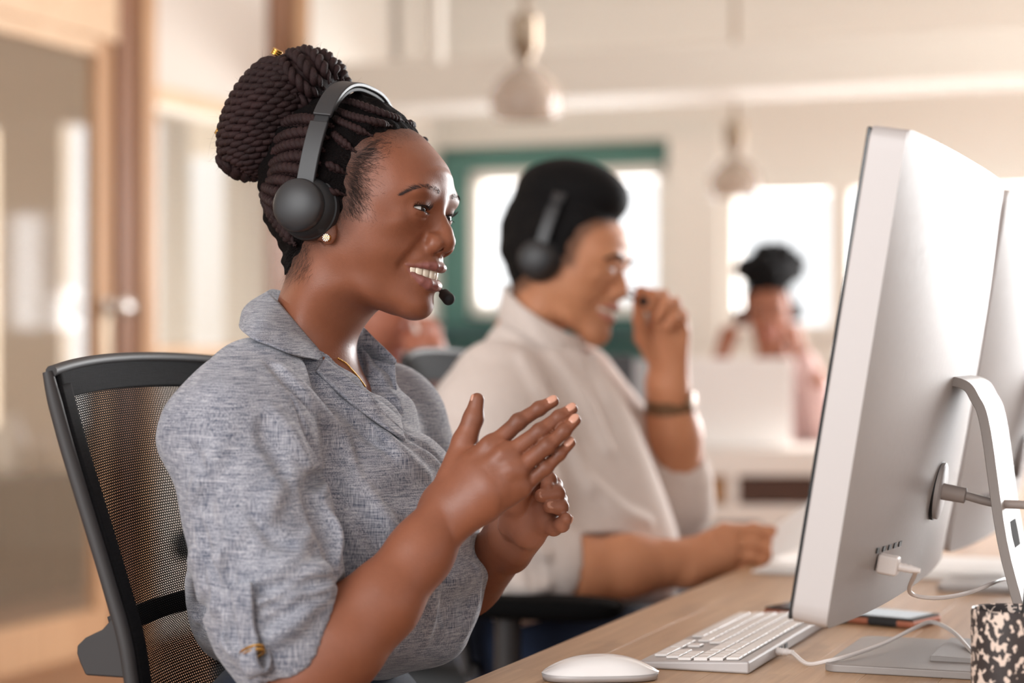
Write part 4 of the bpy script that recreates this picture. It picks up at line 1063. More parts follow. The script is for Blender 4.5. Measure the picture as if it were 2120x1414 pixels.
# ------------------------------------------------------------------ headsets
M_hs = mat('black_satin_plastic', srgb(40,40,42), .45); M_hs2 = mat('black_plastic', srgb(22,23,26), .62); M_pad = mat('ear_pad_leatherette', srgb(20,21,25), .5); M_foam = mat('mic_foam', srgb(16,16,18), .75)
t = NT(M_hs); nb_ = t.noise(t.coord('Object', (2500, 2500, 2500)), 1, 1); t.bump(nb_, .12, .0002)
def headset(fr, k, cup, apex, label, mic=None, open_y=.0895, band_w=.0096, cup_r=.0290, base=None):
    """cup: local (x,z) of the ear axis; apex: local (x,z) of the band's top; mic: chain of local points"""
    cx, cz = cup; ax, az = apex
    root = empty('headset', base if base is not None else fr.lw(cx, 0, cz), label, 'headset')
    up = np.array([ax - cx, 0, az - cz]); H = np.linalg.norm(up); up /= H; fwd = np.array([up[2], 0, -up[0]])
    W = lambda q: fr.lw(*q)
    def arc(a, rad=0.0):      # a from 0 (near ear) to pi (far ear): flattened arch
        c, s = math.cos(a), math.sin(a); e = .72
        y = -math.copysign(abs(c)**e, c)*(open_y*k + rad); h = (abs(s)**e)*(H + rad)
        return np.array([cx, 0, cz]) + up*h + np.array([0, y, 0])
    def strap(a0, a1, w, th, name, m, n=40, off=0.0, parent=root):
        vs, fs = [], []
        A = np.linspace(a0, a1, n)
        for i, a in enumerate(A):
            p0, p1 = arc(a, off), arc(a, off + th)
            for p in (p0, p1):
                for s in (-1, 1): vs.append(W(p + fwd*s*w/2))
        for i in range(n-1):
            b0, b1 = 4*i, 4*i+4
            for x, y in ((0, 1), (1, 3), (3, 2), (2, 0)): fs.append((b0+x, b0+y, b1+y, b1+x))
        fs += [(0, 2, 3, 1), (4*n-4, 4*n-3, 4*n-1, 4*n-2)]
        b = MB(); b.add(vs, fs); return b.build(name, m, parent, bevel=.0012, seg=2)
    strap(.62, math.pi-.62, band_w*2*k, .0042, 'headband', M_hs, 48, .0006)
    strap(.75, math.pi-.75, band_w*1.7*k, .004, 'headband_cushion', M_hs2, 40, -.0038)
    for a0, a1 in ((.50, .68), (math.pi-.68, math.pi-.50)): strap(a0, a1, band_w*1.6*k, .003, 'slider', M_hs2, 8)
    for a0, a1 in ((.05, .545), (math.pi-.545, math.pi-.05)): strap(a0, a1, band_w*1.95*k, .0042, 'slider_arm', M_hs, 20, .0010)
    for sg in (-1, 1):
        c = W([cx, sg*(open_y*k - .018), cz]); n = fr.L*sg; r = cup_r*k
        b = MB(); b.lathe(c, n, [(-.004, r*.80), (-.003, r*1.00), (.003, r*1.08), (.008, r*1.05), (.0100, r*.94)], 48); pad = b.build('ear_cushion', M_pad, root, smooth=True)
        b = MB(); b.lathe(c, n, [(.0095, r*.96), (.0105, r*1.02), (.0180, r*.98), (.0215, r*.90), (.0225, r*.86)], 48); b.build('ear_cup', M_hs2, root, smooth=True)
        b = MB(); b.lathe(c, n, [(.0215, r*.84), (.0290, r*.88), (.0305, r*.87)] + [(.0305 + .0105*math.sin(q), r*.87*math.cos(q)) for q in np.linspace(.1, math.pi/2-.001, 14)], 48); b.build('cup_cover', M_hs, root, smooth=True)
    if mic is not None:
        pts = catmull([W(q) for q in mic], 40); b = MB(); b.tube(pts, .0024*k, 10); b.build('mic_boom', M_hs2, root, smooth=True)
        d = pts[-1] - pts[-3]; d /= np.linalg.norm(d); b = MB()
        b.lathe(pts[-1] - d*.003, d, [(0, .0040*k), (.001, .0058*k), (.012, .0064*k)] + [(.012 + .0055*math.sin(q), .0064*k*math.cos(q)) for q in np.linspace(.1, math.pi/2-.01, 8)], 20)
        b.build('mic_foam', M_foam, root, smooth=True)
    return root
q0 = WF.pick(639, 431, -.078); q1 = WF.pick(752, 187, 0)
mic_l = [np.array([q0[0], .085, q0[2]]), WF.pick(800, 500, .085), WF.pick(870, 570, .070), WF.pick(905, 595, .050), WF.pick(921, 611, .040)]
for q, y in zip(mic_l[1:], (.085, .070, .050, .040)): q[1] = y
headset(WF, 1.0, (q0[0], q0[2]), (q1[0], q1[2]), 'black on-ear headset with microphone boom worn over the braided bun', mic_l)
# ------------------------------------------------------------------ collar, sleeve tab, trousers, chair of the woman
def sheet(rows, name, m, parent, th=.0016, n=(24, 40), fab=True):
    """a cloth panel through rows of world points, thickened"""
    R = [catmull(np.asarray(r), n[1]) for r in rows]; G = np.stack([catmull(np.array([r[j] for r in R]), n[0]) for j in range(n[1])], 1)
    a, b = G.shape[:2]; idx = np.arange(a*b).reshape(a, b)
    f = np.stack([idx[:-1, :-1].ravel(), idx[1:, :-1].ravel(), idx[1:, 1:].ravel(), idx[:-1, 1:].ravel()], -1)
    o = mesh_obj(name, G.reshape(-1, 3), f, m, parent)
    s = o.modifiers.new('thick', 'SOLIDIFY'); s.thickness = th; s.offset = 0
    return o
def onshirt(px, off): return march_many(shirt_ops, px, 1.5, 2.3, off)[0]
# near half of the collar, from the nape to its tip
fold_l = [T(590,606,.035), T(566,600,.005), T(556,606,-.025), T(575,626,-.050), T(606,662,-.064), T(640,702,-.060), T(671,736,-.046)]
out_l = [T(560,640,.060), T(520,640,.030), T(496,672,-.030)] + [q for q in onshirt([(516,697),(560,715),(612,735),(659,745)], .0035)]
mid_l = [a*.5 + b*.5 + n_ for a, b, n_ in zip(fold_l, out_l, [np.zeros(3), TF.F*-.006, TF.F*-.008 - TF.L*.004] + [-TF.L*.008 + TF.U*.003]*3 + [-TF.L*.003])]
collar = sheet([fold_l, mid_l, out_l], 'collar', M_shirt, shirt)
stand_in = [q + TF.U*-.030 + (T(640,690,0) - q)*.16 for q in fold_l]
sheet([[q + TF.U*.0004 for q in fold_l], stand_in], 'collar_stand', M_shirt, collar, n=(8, 40))
# far half of the collar and the open front edge
fold_r = [T(735,660,.030), T(760,685,.050), T(792,716,.055), T(820,744,.048)]
out_r = [T(733,722,.040), T(752,735,.060), T(780,748,.066), T(815,757,.058)]
bulge = [(a+b)/2 + TF.F*.004 - TF.L*.006 for a, b in zip(fold_r, out_r)]
sheet([fold_r, bulge, out_r], 'collar', M_shirt, shirt)
sheet([[T(726,716,.038), T(752,733,.052), T(782,747,.056), T(817,755,.050)], [T(732,748,.030), T(758,775,.040), T(790,800,.042), T(821,806,.038)], [T(752,785,.018), T(775,812,.020), T(800,838,.020), T(826,862,.016)]], 'placket', M_shirt, shirt)
pl = onshirt([(672,742),(700,764),(735,792),(770,820),(800,842),(828,866)], .0022); pl2 = onshirt([(655,768),(690,802),(728,836),(768,866),(805,890),(838,912)], .0022)
sheet([pl, pl2], 'placket', M_shirt, shirt, th=.0022, n=(8, 40))
# sleeve tab folded up over its gold ring
tabw = [[(478,1214),(520,1206)],[(486,1255),(522,1250)],[(493,1300),(526,1295)],[(502,1340),(534,1325)]]
L_ = onshirt([q[0] for q in tabw], .0055); R_ = onshirt([q[1] for q in tabw], .0070)
n_out = -TF.L*.9 - TF.F*.3
loop = [L_[-1]*.5 + R_[-1]*.5]
tab = sheet([L_, R_], 'sleeve_tab', M_shirt, shirt, th=.0038, n=(10, 30))
e0, e1 = L_[-1], R_[-1]; dn = TF.U*-1 + TF.F*.25
prof = [(0, 0), (.010, .006), (.021, .005), (.026, -.002), (.018, -.010), (.004, -.011)]
sheet([[e0 + dn*a + n_out*b for a, b in prof], [e1 + dn*a + n_out*b for a, b in prof]], 'tab_end', M_shirt, tab, th=.0035, n=(8, 30))
b = MB(); ctr = (e0 + e1)/2 + dn*.006; ax1 = (e1 - e0)/np.linalg.norm(e1 - e0); ax2 = n_out*.7 + TF.U*.35
for s in (0, .0032): b.tube(np.array([ctr + ax1*.0125*math.cos(a) + ax2*.0085*math.sin(a) + dn*s for a in np.linspace(0, 2*math.pi, 30)]), .0012, 8, False)
tag(b.build('ring_buckle', M_gold, tab, smooth=True), 'small gold ring buckle')
# trousers, shoes
hipz = .59
def leg(sg):
    h_ = TF.lw(-.03, sg*.085, 0); h_[2] = hipz - .01; kn = TF.lw(.40, sg*.10, 0); kn[2] = hipz - .005; an = TF.lw(.36, sg*.10, 0); an[2] = .085
    return h_, kn, an
tr = [sm_ell(np.array([*TF.lw(-.055, 0, 0)[:2], hipz + .035]), (.130, .160, .145), np.stack([TF.F, TF.L, UP]))]
for sg in (-1, 1):
    h_, kn, an = leg(sg); tr.append(sm_chain([h_, kn, an], [.088, .066, .058], k=.03))
V, Fc = surface(tr, TF.lw(0, 0, 0)*[1, 1, 0] + [-.5, -.5, .05], TF.lw(0, 0, 0)*[1, 1, 0] + [.6, .5, hipz + .18], .009)
trousers = mesh_obj('trousers', V, Fc, M_navy, woman)
M_shoe = mat('black_leather', srgb(24,22,22), .35)
for sg in (-1, 1):
    h_, kn, an = leg(sg); b = MB(); c = an*[1, 1, 0] + TF.F*.06 + UP*.042
    b.add(*superq(c, (TF.F, TF.L, UP), (.125, .042, .042), 12, .8)); b.build('shoe', M_shoe, woman, smooth=True)

# ---- mesh-back office chair
M_chair = mat('dark_grey_plastic', srgb(46,43,43), .58); M_mesh = mat('black_mesh', srgb(10,10,11), .8, **{'Specular_IOR_Level': .08}); M_band = fabric('black_webbing', srgb(22,22,25), srgb(6,6,8), sc=.8); M_band.node_tree.nodes['Principled BSDF'].inputs['Sheen Weight'].default_value = 0; M_seat = fabric('black_seat_fabric', srgb(40,40,44), srgb(16,16,18))
M_steel = mat('chrome', srgb(200,200,200), .2, 1.0)
def lattice(G, name, m, parent, nu, nv, hole=.255):
    """net over a smooth grid function G(s,t): staggered cells each with an eight-sided hole"""
    S, Tt = np.meshgrid(np.arange(nu), np.arange(nv), indexing='ij')
    off = .5*(Tt % 2); cs = (S + .5 + off); ct = Tt + .5
    ang = np.arange(8)*math.pi/4
    ix, iy = np.cos(ang), np.sin(ang); mx = np.maximum(abs(ix), abs(iy)); ox, oy = ix/mx*.5, iy/mx*.5
    P8 = lambda x, y: np.stack([np.clip((cs[..., None] + x)/nu, 0, 1), (ct[..., None] + y)/nv], -1)
    q = np.concatenate([P8(ox, oy), P8(ix*hole, iy*hole*1.15)], 2).reshape(-1, 2)
    V = G(q[:, 0], q[:, 1]); n = nu*nv; b = np.arange(n)[:, None]*16
    f = np.concatenate([np.stack([b[:, 0]+k, b[:, 0]+(k+1) % 8, b[:, 0]+8+(k+1) % 8, b[:, 0]+8+k], -1) for k in range(8)])
    return tag(mesh_obj(name, V, f, m, parent, smooth=False), kind='stuff')
def office_chair(fr, edge, seat_x, seat_h, half, label, net=(84, 150), group=None, arms=False, extra=True):
    """edge: local (x,z) points of the side rail from its foot to its top"""
    root = empty('office_chair', np.array([*fr.lw(seat_x, 0, 0)[:2], 0]), label, 'chair', group)
    E = catmull(np.array([[x, 0, z] for x, z in edge]), 60)
    def G(s, t, dx=0.0):
        i = np.clip(t*59, 0, 58.999); k = i.astype(int); f = (i - k)[:, None]; e = E[k]*(1-f) + E[k+1]*f
        y = (s*2 - 1)*half; x = e[:, 0] - .035*(1 - (s*2 - 1)**2) + dx
        tz = np.where(t > .97, (1 - (1 - (t-.97)/.03)**2)*.0, 0)
        z = e[:, 2] + .012*(1 - (s*2 - 1)**2)*t + tz
        return fr.o + x[:, None]*fr.F + y[:, None]*fr.L + z[:, None]*fr.U
    t0, t1 = .03, .88
    lattice(lambda s, t: G(.06 + .88*s, t0 + (t1-t0)*t), 'mesh_back', M_mesh, root, *net)
    def strip(name, m, sa, sb, ta, tb, th, n=(30, 30), dx=0.0):
        S, Q = np.meshgrid(np.linspace(sa, sb, n[0]), np.linspace(ta, tb, n[1]), indexing='ij'); v = G(S.ravel(), Q.ravel(), dx)
        idx = np.arange(n[0]*n[1]).reshape(n); f = np.stack([idx[:-1, :-1].ravel(), idx[1:, :-1].ravel(), idx[1:, 1:].ravel(), idx[:-1, 1:].ravel()], -1)
        o = mesh_obj(name, v, f, m, root); sd = o.modifiers.new('thick', 'SOLIDIFY'); sd.thickness = th; sd.offset = 0; return o
    strip('top_band', M_band, .02, .98, .872, .998, .005)
    for sa, sb in ((.012, .075), (.925, .988)): strip('side_webbing', M_band, sa, sb, .02, .92, .010, (8, 40))
    strip('lumbar_bar', M_chair, .08, .92, .30, .36, .014, (24, 8), -.022)
    for s in (0, 1):
        q = np.linspace(0, .995, 40); p = G(np.full(40, float(s)), q, -.004); b = MB(); b.tube(p, np.concatenate([np.full(34, .0068), np.linspace(.0068, .005, 6)]), 12); b.build('side_rail', M_chair, root, smooth=True)
    q = np.linspace(0, 1, 40); b = MB(); b.tube(G(q, np.full(40, .998)), .0055, 10); b.build('top_rail', M_chair, root, smooth=True)
    if extra:
        for s in (0, 1):
            p = G(np.full(9, float(s)), np.linspace(0.20, .42, 9)); back = -fr.F
            w_ = [.052, .056, .058, .056, .046, .026, .014, .008, .004]
            b = MB(); b.prism([*p, *[a + back*w2 for a, w2 in zip(p[::-1], w_[::-1])]], fr.L*(1 if s == 0 else -1), .012); b.build('back_bracket', M_chair, root, bevel=.003)
    sx, sz = seat_x, seat_h
    C = lambda x, y, z: np.array([*fr.lw(x, y, 0)[:2], z])
    b = MB(); b.add(*superq(C(sx, 0, sz - .035), (fr.F, fr.L, UP), (.235, half + .02, .035), 14, .35)); b.build('seat', M_seat, root, smooth=True)
    b = MB(); b.tube([C(sx, 0, sz - .06), C(sx, 0, .12)], np.array([.035, .028]), 16); b.build('gas_lift', M_chair, root, smooth=True)
    ft = fr.loc(G(np.array([.5]), np.array([0.0])))[0]
    b = MB(); b.tube(catmull([C(sx, 0, sz - .075), C(sx - .14, 0, sz - .08), fr.lw(ft[0] + .005, 0, ft[2] - .02), fr.lw(ft[0] - .002, 0, ft[2] + .05)], 20), .024, 10); b.build('back_support', M_chair, root, smooth=True)
    q = np.linspace(0, 1, 20); b = MB(); b.tube(G(q, np.full(20, .0)), .011, 10); b.build('lower_rail', M_chair, root, smooth=True)
    for k in range(5):
        a = 1.257*k + .3; d = math.cos(a)*fr.F + math.sin(a)*fr.L
        b = MB(); b.tube([C(sx, 0, .12), C(sx, 0, .075) + d*.30], np.array([.026, .018]), 10); lg = b.build('leg', M_chair, root, smooth=True)
        for s in (-1, 1):
            sd = np.cross(d, UP); b = MB(); b.lathe(C(sx, 0, .030) + d*.30 + sd*.014*s, sd, [(-.009, .02), (-.008, .029), (.008, .029), (.009, .02)], 18); b.build('caster', M_shoe, lg, smooth=True)
    if arms:
        for s in (-1, 1):
            b = MB(); b.tube(catmull([C(sx - .02, s*(half - .02), sz - .06), C(sx - .02, s*(half + .055), sz - .03), C(sx - .02, s*(half + .06), sz + .18)], 16), .019, 10); b.build('arm_post', M_chair, root, smooth=True)
            b = MB(); b.add(*superq(C(sx + .01, s*(half + .06), sz + .192), (fr.F, fr.L, UP), (.135, .045, .016), 12, .5)); b.build('armrest', M_mesh, root, smooth=True)
    return root
edge = [TF.pick(u, v, -.225)[[0, 2]] for u, v in [(296,1620),(290,1500),(276,1385),(262,1310),(236,1220),(206,1120),(172,1010),(142,910),(118,820),(106,768)]]
office_chair(TF, [tuple(q) for q in edge], -.03, hipz - .085, .225, 'mesh-backed black office chair behind the woman in grey')
# ================================================================== the long desk and what stands on it
DZ = .74
M_desk = wood('worn_oak_top', srgb(206,170,132), srgb(168,130,96), 1, .9, .42, srgb(184,146,110))
t = NT(M_desk); st_n = t.noise(t.coord('Object', (9, 4, 9)), 1.0, 4); old = t.b.inputs['Base Color'].links[0].from_socket
t.base(t.mix(t.n('ShaderNodeMapRange', {'Value': st_n, 1: .56, 2: .72, 3: 0, 4: .55}).outputs[0], old, srgb(122,90,66)))
D0 = plane_hit(960, 1414, DZ)
def Dk(a, b, z=0.0): return D0 + a*F2 + b*L2 + (DZ + z - D0[2])*UP
desk = empty('desk', Dk(.4, 1.2)*[1,1,0], 'long worn oak desk with butcher-block top in front of both headset wearers', 'desk')
# staves carry their own axes so that the grain runs along them
def rbox(name, a0, a1, b0, b1, z0, z1, m, parent, bevel):
    sx, sy, sz = (a1-a0)/2, (b1-b0)/2, (z1-z0)/2
    o = MB().box((0, 0, 0), (2*sx, 2*sy, 2*sz)).build(name, m, None, bevel=bevel)
    o.location = Dk((a0+a1)/2, (b0+b1)/2, (z0+z1)/2); o.rotation_euler = (0, 0, math.atan2(F2[1], F2[0])); set_parent(o, parent); return o
rb = random.Random(9); a = 0.0
while a < 1.15:
    wd = rb.uniform(.055, .085); b0 = -1.2 + rb.uniform(-.3, 0)
    while b0 < 2.7:
        ln = rb.uniform(.7, 1.3); rbox('stave', a, min(a + wd, 1.2) - .0003, b0, min(b0 + ln, 2.8) - .0003, -.036, rb.uniform(-.0002, 0), M_desk, desk, .0002); b0 += ln
    a += wd
M_dark = mat('dark_steel', srgb(48,46,46), .5)
for aa, bb in ((.08, -.9), (1.08, -.9), (.08, 2.6), (1.08, 2.6), (1.08, .9)):
    B('leg', Dk(aa, bb)*[1,1,0] + UP*(DZ - .036)/2, (.06, .06, DZ - .036), M_dark, desk, .003)
B('apron', Dk(.58, .85, -.066), (.06, 3.5, .05), M_dark, desk, .002)

M_alu = mat('aluminium', srgb(152,145,141), .5, .25); t = NT(M_alu); t.l(t.n('ShaderNodeMapRange', {'Value': t.noise(t.coord('Object', (900, 900, 12)), 1.0, 2), 1: .3, 2: .7, 3: .46, 4: .54}).outputs[0], t.b.inputs['Roughness'])
M_alu_e = mat('aluminium_edge', srgb(186,180,178), .5, .2); M_blackgl = mat('black_glass', srgb(8,8,10), .06); M_port = mat('port_black', srgb(20,20,22), .5)
M_cable = mat('white_cable', srgb(222,214,210), .45); M_gcable = mat('grey_cable', srgb(168,156,150), .5)
def monitor(s, label, detail=True):
    """27-inch all-in-one seen from behind; s shifts it along the desk"""
    W, H, TK = .650, .432, .030
    base = P(1709, 1304, 1.735) + s*L2
    tilt = math.radians(9.3); U_ = UP*math.cos(tilt) + F2*math.sin(tilt); N_ = F2*math.cos(tilt) - UP*math.sin(tilt)   # N_: out of the back
    W3 = lambda x, y, z: base + x*L2 + y*N_ + z*U_        # x along width, y towards the back, z up
    root = empty('desktop_computer', np.array([*(base + W/2*L2 + .02*F2)[:2], DZ]), label, 'computer')
    # housing: flat rim, then a back that swells towards the middle
    nx, nz = 40, 30; rr = .012
    def outline(u, v, inset):
        return np.clip(u, 0, 1)*(W - 2*inset) + inset, np.clip(v, 0, 1)*(H - 2*inset) + inset
    vs = []; q = [(i/nx, j/nz) for i in range(nx+1) for j in range(nz+1)]
    for u, v in q:
        u2, v2 = .5 - .5*math.cos(math.pi*u), .5 - .5*math.cos(math.pi*v)
        x, z = outline(u2, v2, .0)
        cx_, cz_ = min(max(x, rr), W-rr), min(max(z, rr), H-rr); dx, dz = x-cx_, z-cz_; d = math.hypot(dx, dz)
        mm = max(abs(dx), abs(dz))
        if d > 1e-9 and dx != 0 and dz != 0: f = mm/d; x, z = cx_ + dx*f, cz_ + dz*f
        e = 2*u2 - 1; g = 2*v2 - 1
        hgt = .030*(1 - abs(e)**2.4)*(1 - .55*abs(g)**3)
        vs.append(W3(x, TK*0 + hgt, z))
    f = [(i*(nz+1)+j, (i+1)*(nz+1)+j, (i+1)*(nz+1)+j+1, i*(nz+1)+j+1) for i in range(nx) for j in range(nz)]
    ring = [i*(nz+1) for i in range(nx+1)] + [nx*(nz+1)+j for j in range(1, nz+1)] + [i*(nz+1)+nz for i in range(nx-1, -1, -1)] + [j for j in range(nz-1, 0, -1)]
    b0 = len(vs)
    mesh_obj('back_shell', vs, [q_[::-1] for q_ in f], M_alu, root)
    e_ = MB(); rv = [vs[i] for i in ring]; k = len(rv)
    lay = [(0, 0.0), (.0, -.0018), (0, -TK), (.0015, -TK - .0012)]
    pts = []
    ctr = W3(W/2, 0, H/2)
    for ins, y in lay:
        for p in rv:
            y0 = (p - base) @ N_; p2 = p - N_*(y0 if True else 0) + N_*y; dirc = ctr - p2; dirc -= (dirc @ N_)*N_; pts.append(p2 + dirc/np.linalg.norm(dirc)*ins)
    fs = [(i*k+j, i*k+(j+1) % k, (i+1)*k+(j+1) % k, (i+1)*k+j) for i in range(len(lay)-1) for j in range(k)]
    e_.add(pts, fs); e_.build('rim', M_alu_e, root, smooth=True)
    b = MB(); b.box(W3(W/2, -TK - .0025, H/2), (W - .004, .004, H - .004), np.stack([L2, N_, U_])); b.build('screen', M_blackgl, root, bevel=.0015)
    # stand: a bent plate from the back down to a foot
    hz = W3(W/2, .035, .205)
    hz = W3(W*.56, .027, .215); foot_b = np.array([*(base + (W*.56)*L2 + .142*F2)[:2], DZ + .008])
    prof = catmull([hz - N_*.02, hz + N_*.012, hz + N_*.024 - UP*.012, hz + F2*.034 - UP*.045, hz*.42 + foot_b*.58 + F2*.004, foot_b + UP*.012 - F2*.004, foot_b - F2*.02 , foot_b - F2*.10], 40)
    wdt = .068; vs = []; th = .0095
    tg = np.gradient(prof, axis=0); tg /= np.linalg.norm(tg, axis=1)[:, None]
    for p, t_ in zip(prof, tg):
        nn = np.cross(L2, t_)
        for s1 in (-1, 1):
            for s2 in (-1, 1): vs.append(p + L2*s1*wdt + nn*s2*th/2)
    m_ = len(prof); fs = []
    for i in range(m_-1):
        for x, y in ((0, 1), (1, 3), (3, 2), (2, 0)): fs.append((4*i+x, 4*i+y, 4*i+4+y, 4*i+4+x))
    fs += [(0, 2, 3, 1), (4*m_-4, 4*m_-3, 4*m_-1, 4*m_-2)]
    so = MB().add(vs, fs).build('stand', M_alu, root, bevel=.001)
    fc = np.array([*(base + W/2*L2 + .062*F2)[:2], DZ + .004]) + L2*.02; b = MB(); po = []
    for cx_, cy_, a0 in ((.115, .105, 0), (-.115, .105, 90), (-.115, -.105, 180), (.115, -.105, 270)):
        for g in np.linspace(0, 90, 7): A = math.radians(a0 + g); r_ = .014; po.append(fc + F2*(cx_ + (r_*math.cos(A)) - math.copysign(r_, cx_)) + L2*(cy_ + r_*math.sin(A) - math.copysign(r_, cy_)) - UP*.004)
    b.prism(po, UP, .008); b.build('foot_plate', M_alu, root, bevel=.0015)
    # oval cable hole in the stand, a socket disc and ports
    i0 = 22; c = prof[i0]; t_ = tg[i0]; nn = np.cross(L2, t_)
    b = MB(); 
    for sd in (-1, 1):
        po = [c + L2*.024*math.cos(a_) + t_*.036*math.sin(a_) + nn*sd*(th/2 + .0003) for a_ in np.linspace(0, 2*math.pi, 32, endpoint=False)]; b.add(po, [tuple(range(32)) if sd > 0 else tuple(range(32))[::-1]])
    b.build('cable_hole', mat('hole_black', (.004,.004,.004,1), .95), so)
    sk = W3(W/2, .0300, .105)
    b = MB(); b.lathe(sk - N_*.004, N_, [(0, .0300), (.0030, .0300), (.0032, .029)], 36); b.build('socket_ring', M_port, root, smooth=True)
    b = MB(); b.lathe(sk - N_*.001, N_, [(0, .0285), (.0035, .0285), (.0045, .027)], 36); b.build('socket_disc', M_alu_e, root, smooth=True)
    for k in range(5):
        b = MB(); b.box(W3(.110 + k*.020, .0300*(1 - abs(2*(.110 + k*.020)/W - 1)**2.4)*(1 - .55*abs(2*.062/H - 1)**3) - .0009, .062), (.013, .003, .005), np.stack([L2, N_, U_])); b.build('port', M_port, root)
    return root, W3, sk, N_, U_, foot_b
mon, W3, sk, N_, U_, foot_b = monitor(0.0, 'silver all-in-one computer nearest the camera, seen from its back')
monitor(.70, 'second silver all-in-one computer, mostly hidden beyond the nearer one at the right edge')
# power cord through the stand, plug with cable at the ports
b = MB(); b.lathe(sk, N_, [(0, .0085), (.026, .0078), (.027, .0056)], 20); pc = b.build('power_cord', M_gcable, None, smooth=True)
p0 = sk + N_*.026; pts = catmull([p0, p0 + N_*.03 - UP*.002, p0 + F2*.075 - UP*.012, p0 + F2*.12 - UP*.05, np.array([*(p0 + F2*.20 + L2*.05)[:2], DZ + .006]), np.array([*(p0 + F2*.34 + L2*.25)[:2], DZ + .0045])], 60)
b = MB(); b.tube(pts, .0042, 10); b.build('cable', M_gcable, pc, smooth=True); tag(pc, 'grey power cord plugged into the back of the near computer', 'cable')
pl_ = W3(.118, .0165, .050); b = MB(); b.box(pl_ + N_*.0085, (.0165, .019, .0175), np.stack([L2, N_, U_])); up_ = b.build('usb_cable', M_cable, None, bevel=.0025)
b = MB(); b.lathe(pl_ + N_*.0175, N_, [(0, .0042), (.004, .0036), (.006, .0042), (.009, .0034), (.011, .0040), (.014, .0030), (.020, .0022)], 12); b.build('strain_relief', M_cable, up_, smooth=True)
pts = [pl_ + N_*.034, P(1884,1226,1.90), P(1935,1238,1.92), P(2006,1227,1.98), P(2077,1200,2.08), plane_hit(2125, 1200, DZ + .004), plane_hit(2200, 1215, DZ + .003)]
b = MB(); b.tube(catmull(pts, 60), .0021, 8); b.build('cable', M_cable, up_, smooth=True); tag(up_, 'white cable plugged into the ports of the near computer', 'cable')
# keyboard
KC = plane_hit(1319, 1383, DZ)
K = lambda x, y, z: KC + x*F2 + y*L2 + z*UP + (DZ - KC[2])*UP      # x across (towards the monitor), y along its length
kw, kl = .113, .378
kb = empty('keyboard', K(kw/2, kl/2, 0), 'white full-size keyboard in front of the near computer', 'keyboard')
poly = [K(0, 0, 0), K(kw, 0, 0), K(kw, 0, .0125), K(0, 0, .0070)]
MB().prism(poly, L2, kl).build('case', M_alu_e, kb, bevel=.0025)
M_key = mat('white_key', srgb(236,230,226), .4)
un = kl/21.6; sl_ = math.atan2(.0055, kw); kx = F2*math.cos(sl_) + UP*math.sin(sl_); kz = UP*math.cos(sl_) - F2*math.sin(sl_)
rows = [(.6, .8), (1.75, 1), (2.75, 1), (3.75, 1), (4.75, 1), (5.75, 1)]
lay = [[1]*21,                                             # function row, counted from the far (left-hand) end
       [1]*13 + [1.5] + ['g', 1, 1, 1] + ['g', 1, 1, 1, 1], [1.5] + [1]*13 + ['g', 1, 1, 1] + ['g', 1, 1, 1, 1], [1.75] + [1]*11 + [1.75] + ['s3.5'] + ['g', 1, 1, 1, 1],
       [2.25] + [1]*10 + [2.25-.5+.5-.75] + ['s1.25', 1, 's1.25'] + ['g', 1, 1, 1], [1, 1, 1.25, 5, 1.25, 1, 1.25] + ['s1.75', 1, 1, 1] + ['g', 2, 1]]
keymesh = {}
for ri, row in enumerate(lay):
    xr = kw - .010 - (ri + .5)*(kw - .018)/6; pos = 0.3; dx = (kw - .018)/6
    for it in row:
        if it == 'g': pos += .25; continue
        if isinstance(it, str): pos += float(it[1:]); continue
        if pos + it > 21.5: it = 21.4 - pos
        wk = it*un - .0021; key = round(wk, 4)
        if key not in keymesh:
            bm_ = MB(); bm_.box((0, 0, 0), (dx - .0023, wk, .0030)); o = bm_.build('key', M_key, None, bevel=.0014); keymesh[key] = o
        else:
            o = keymesh[key].copy(); COL.objects.link(o)
        c = K(0, kl - (pos + it/2)*un, 0) + kx*(xr/math.cos(sl_)) + UP*.0070 + kz*.0016
        Mx = Matrix(((kx[0], L2[0], kz[0], c[0]), (kx[1], L2[1], kz[1], c[1]), (kx[2], L2[2], kz[2], c[2]), (0, 0, 0, 1)))
        o.matrix_basis = Mx
        o.parent = kb; inv = wloc(kb).inverted(); o.matrix_parent_inverse = inv
        pos += it
for k in range(2):
    B('usb_port', K(kw + .0002, .135 + k*.022, .0066), (.0012, .012, .0045), M_port, kb)
kcab = MB(); kp = K(kw, .115, .0062)
kcab.lathe(kp, F2, [(0, .0042), (.004, .0042), (.005, .0034), (.007, .0042), (.009, .0034), (.011, .0040), (.013, .0030), (.018, .0024)], 12); ko = kcab.build('keyboard_cable', M_cable, None, smooth=True)
pts = [kp + F2*.016] + [plane_hit(u, v, DZ + z) for u, v, z in [(1672,1374,.003),(1715,1368,.009),(1760,1357,.0125),(1830,1332,.017),(1890,1302,.024),(1930,1288,.028),(1975,1310,.020),(2015,1352,.0125),(2060,1392,.0115),(2150,1450,.003)]]
b = MB(); b.tube(catmull(pts, 90), .0021, 8); b.build('cable', M_cable, ko, smooth=True); tag(ko, 'white cable leaving the keyboard in a loop over the desk', 'cable')
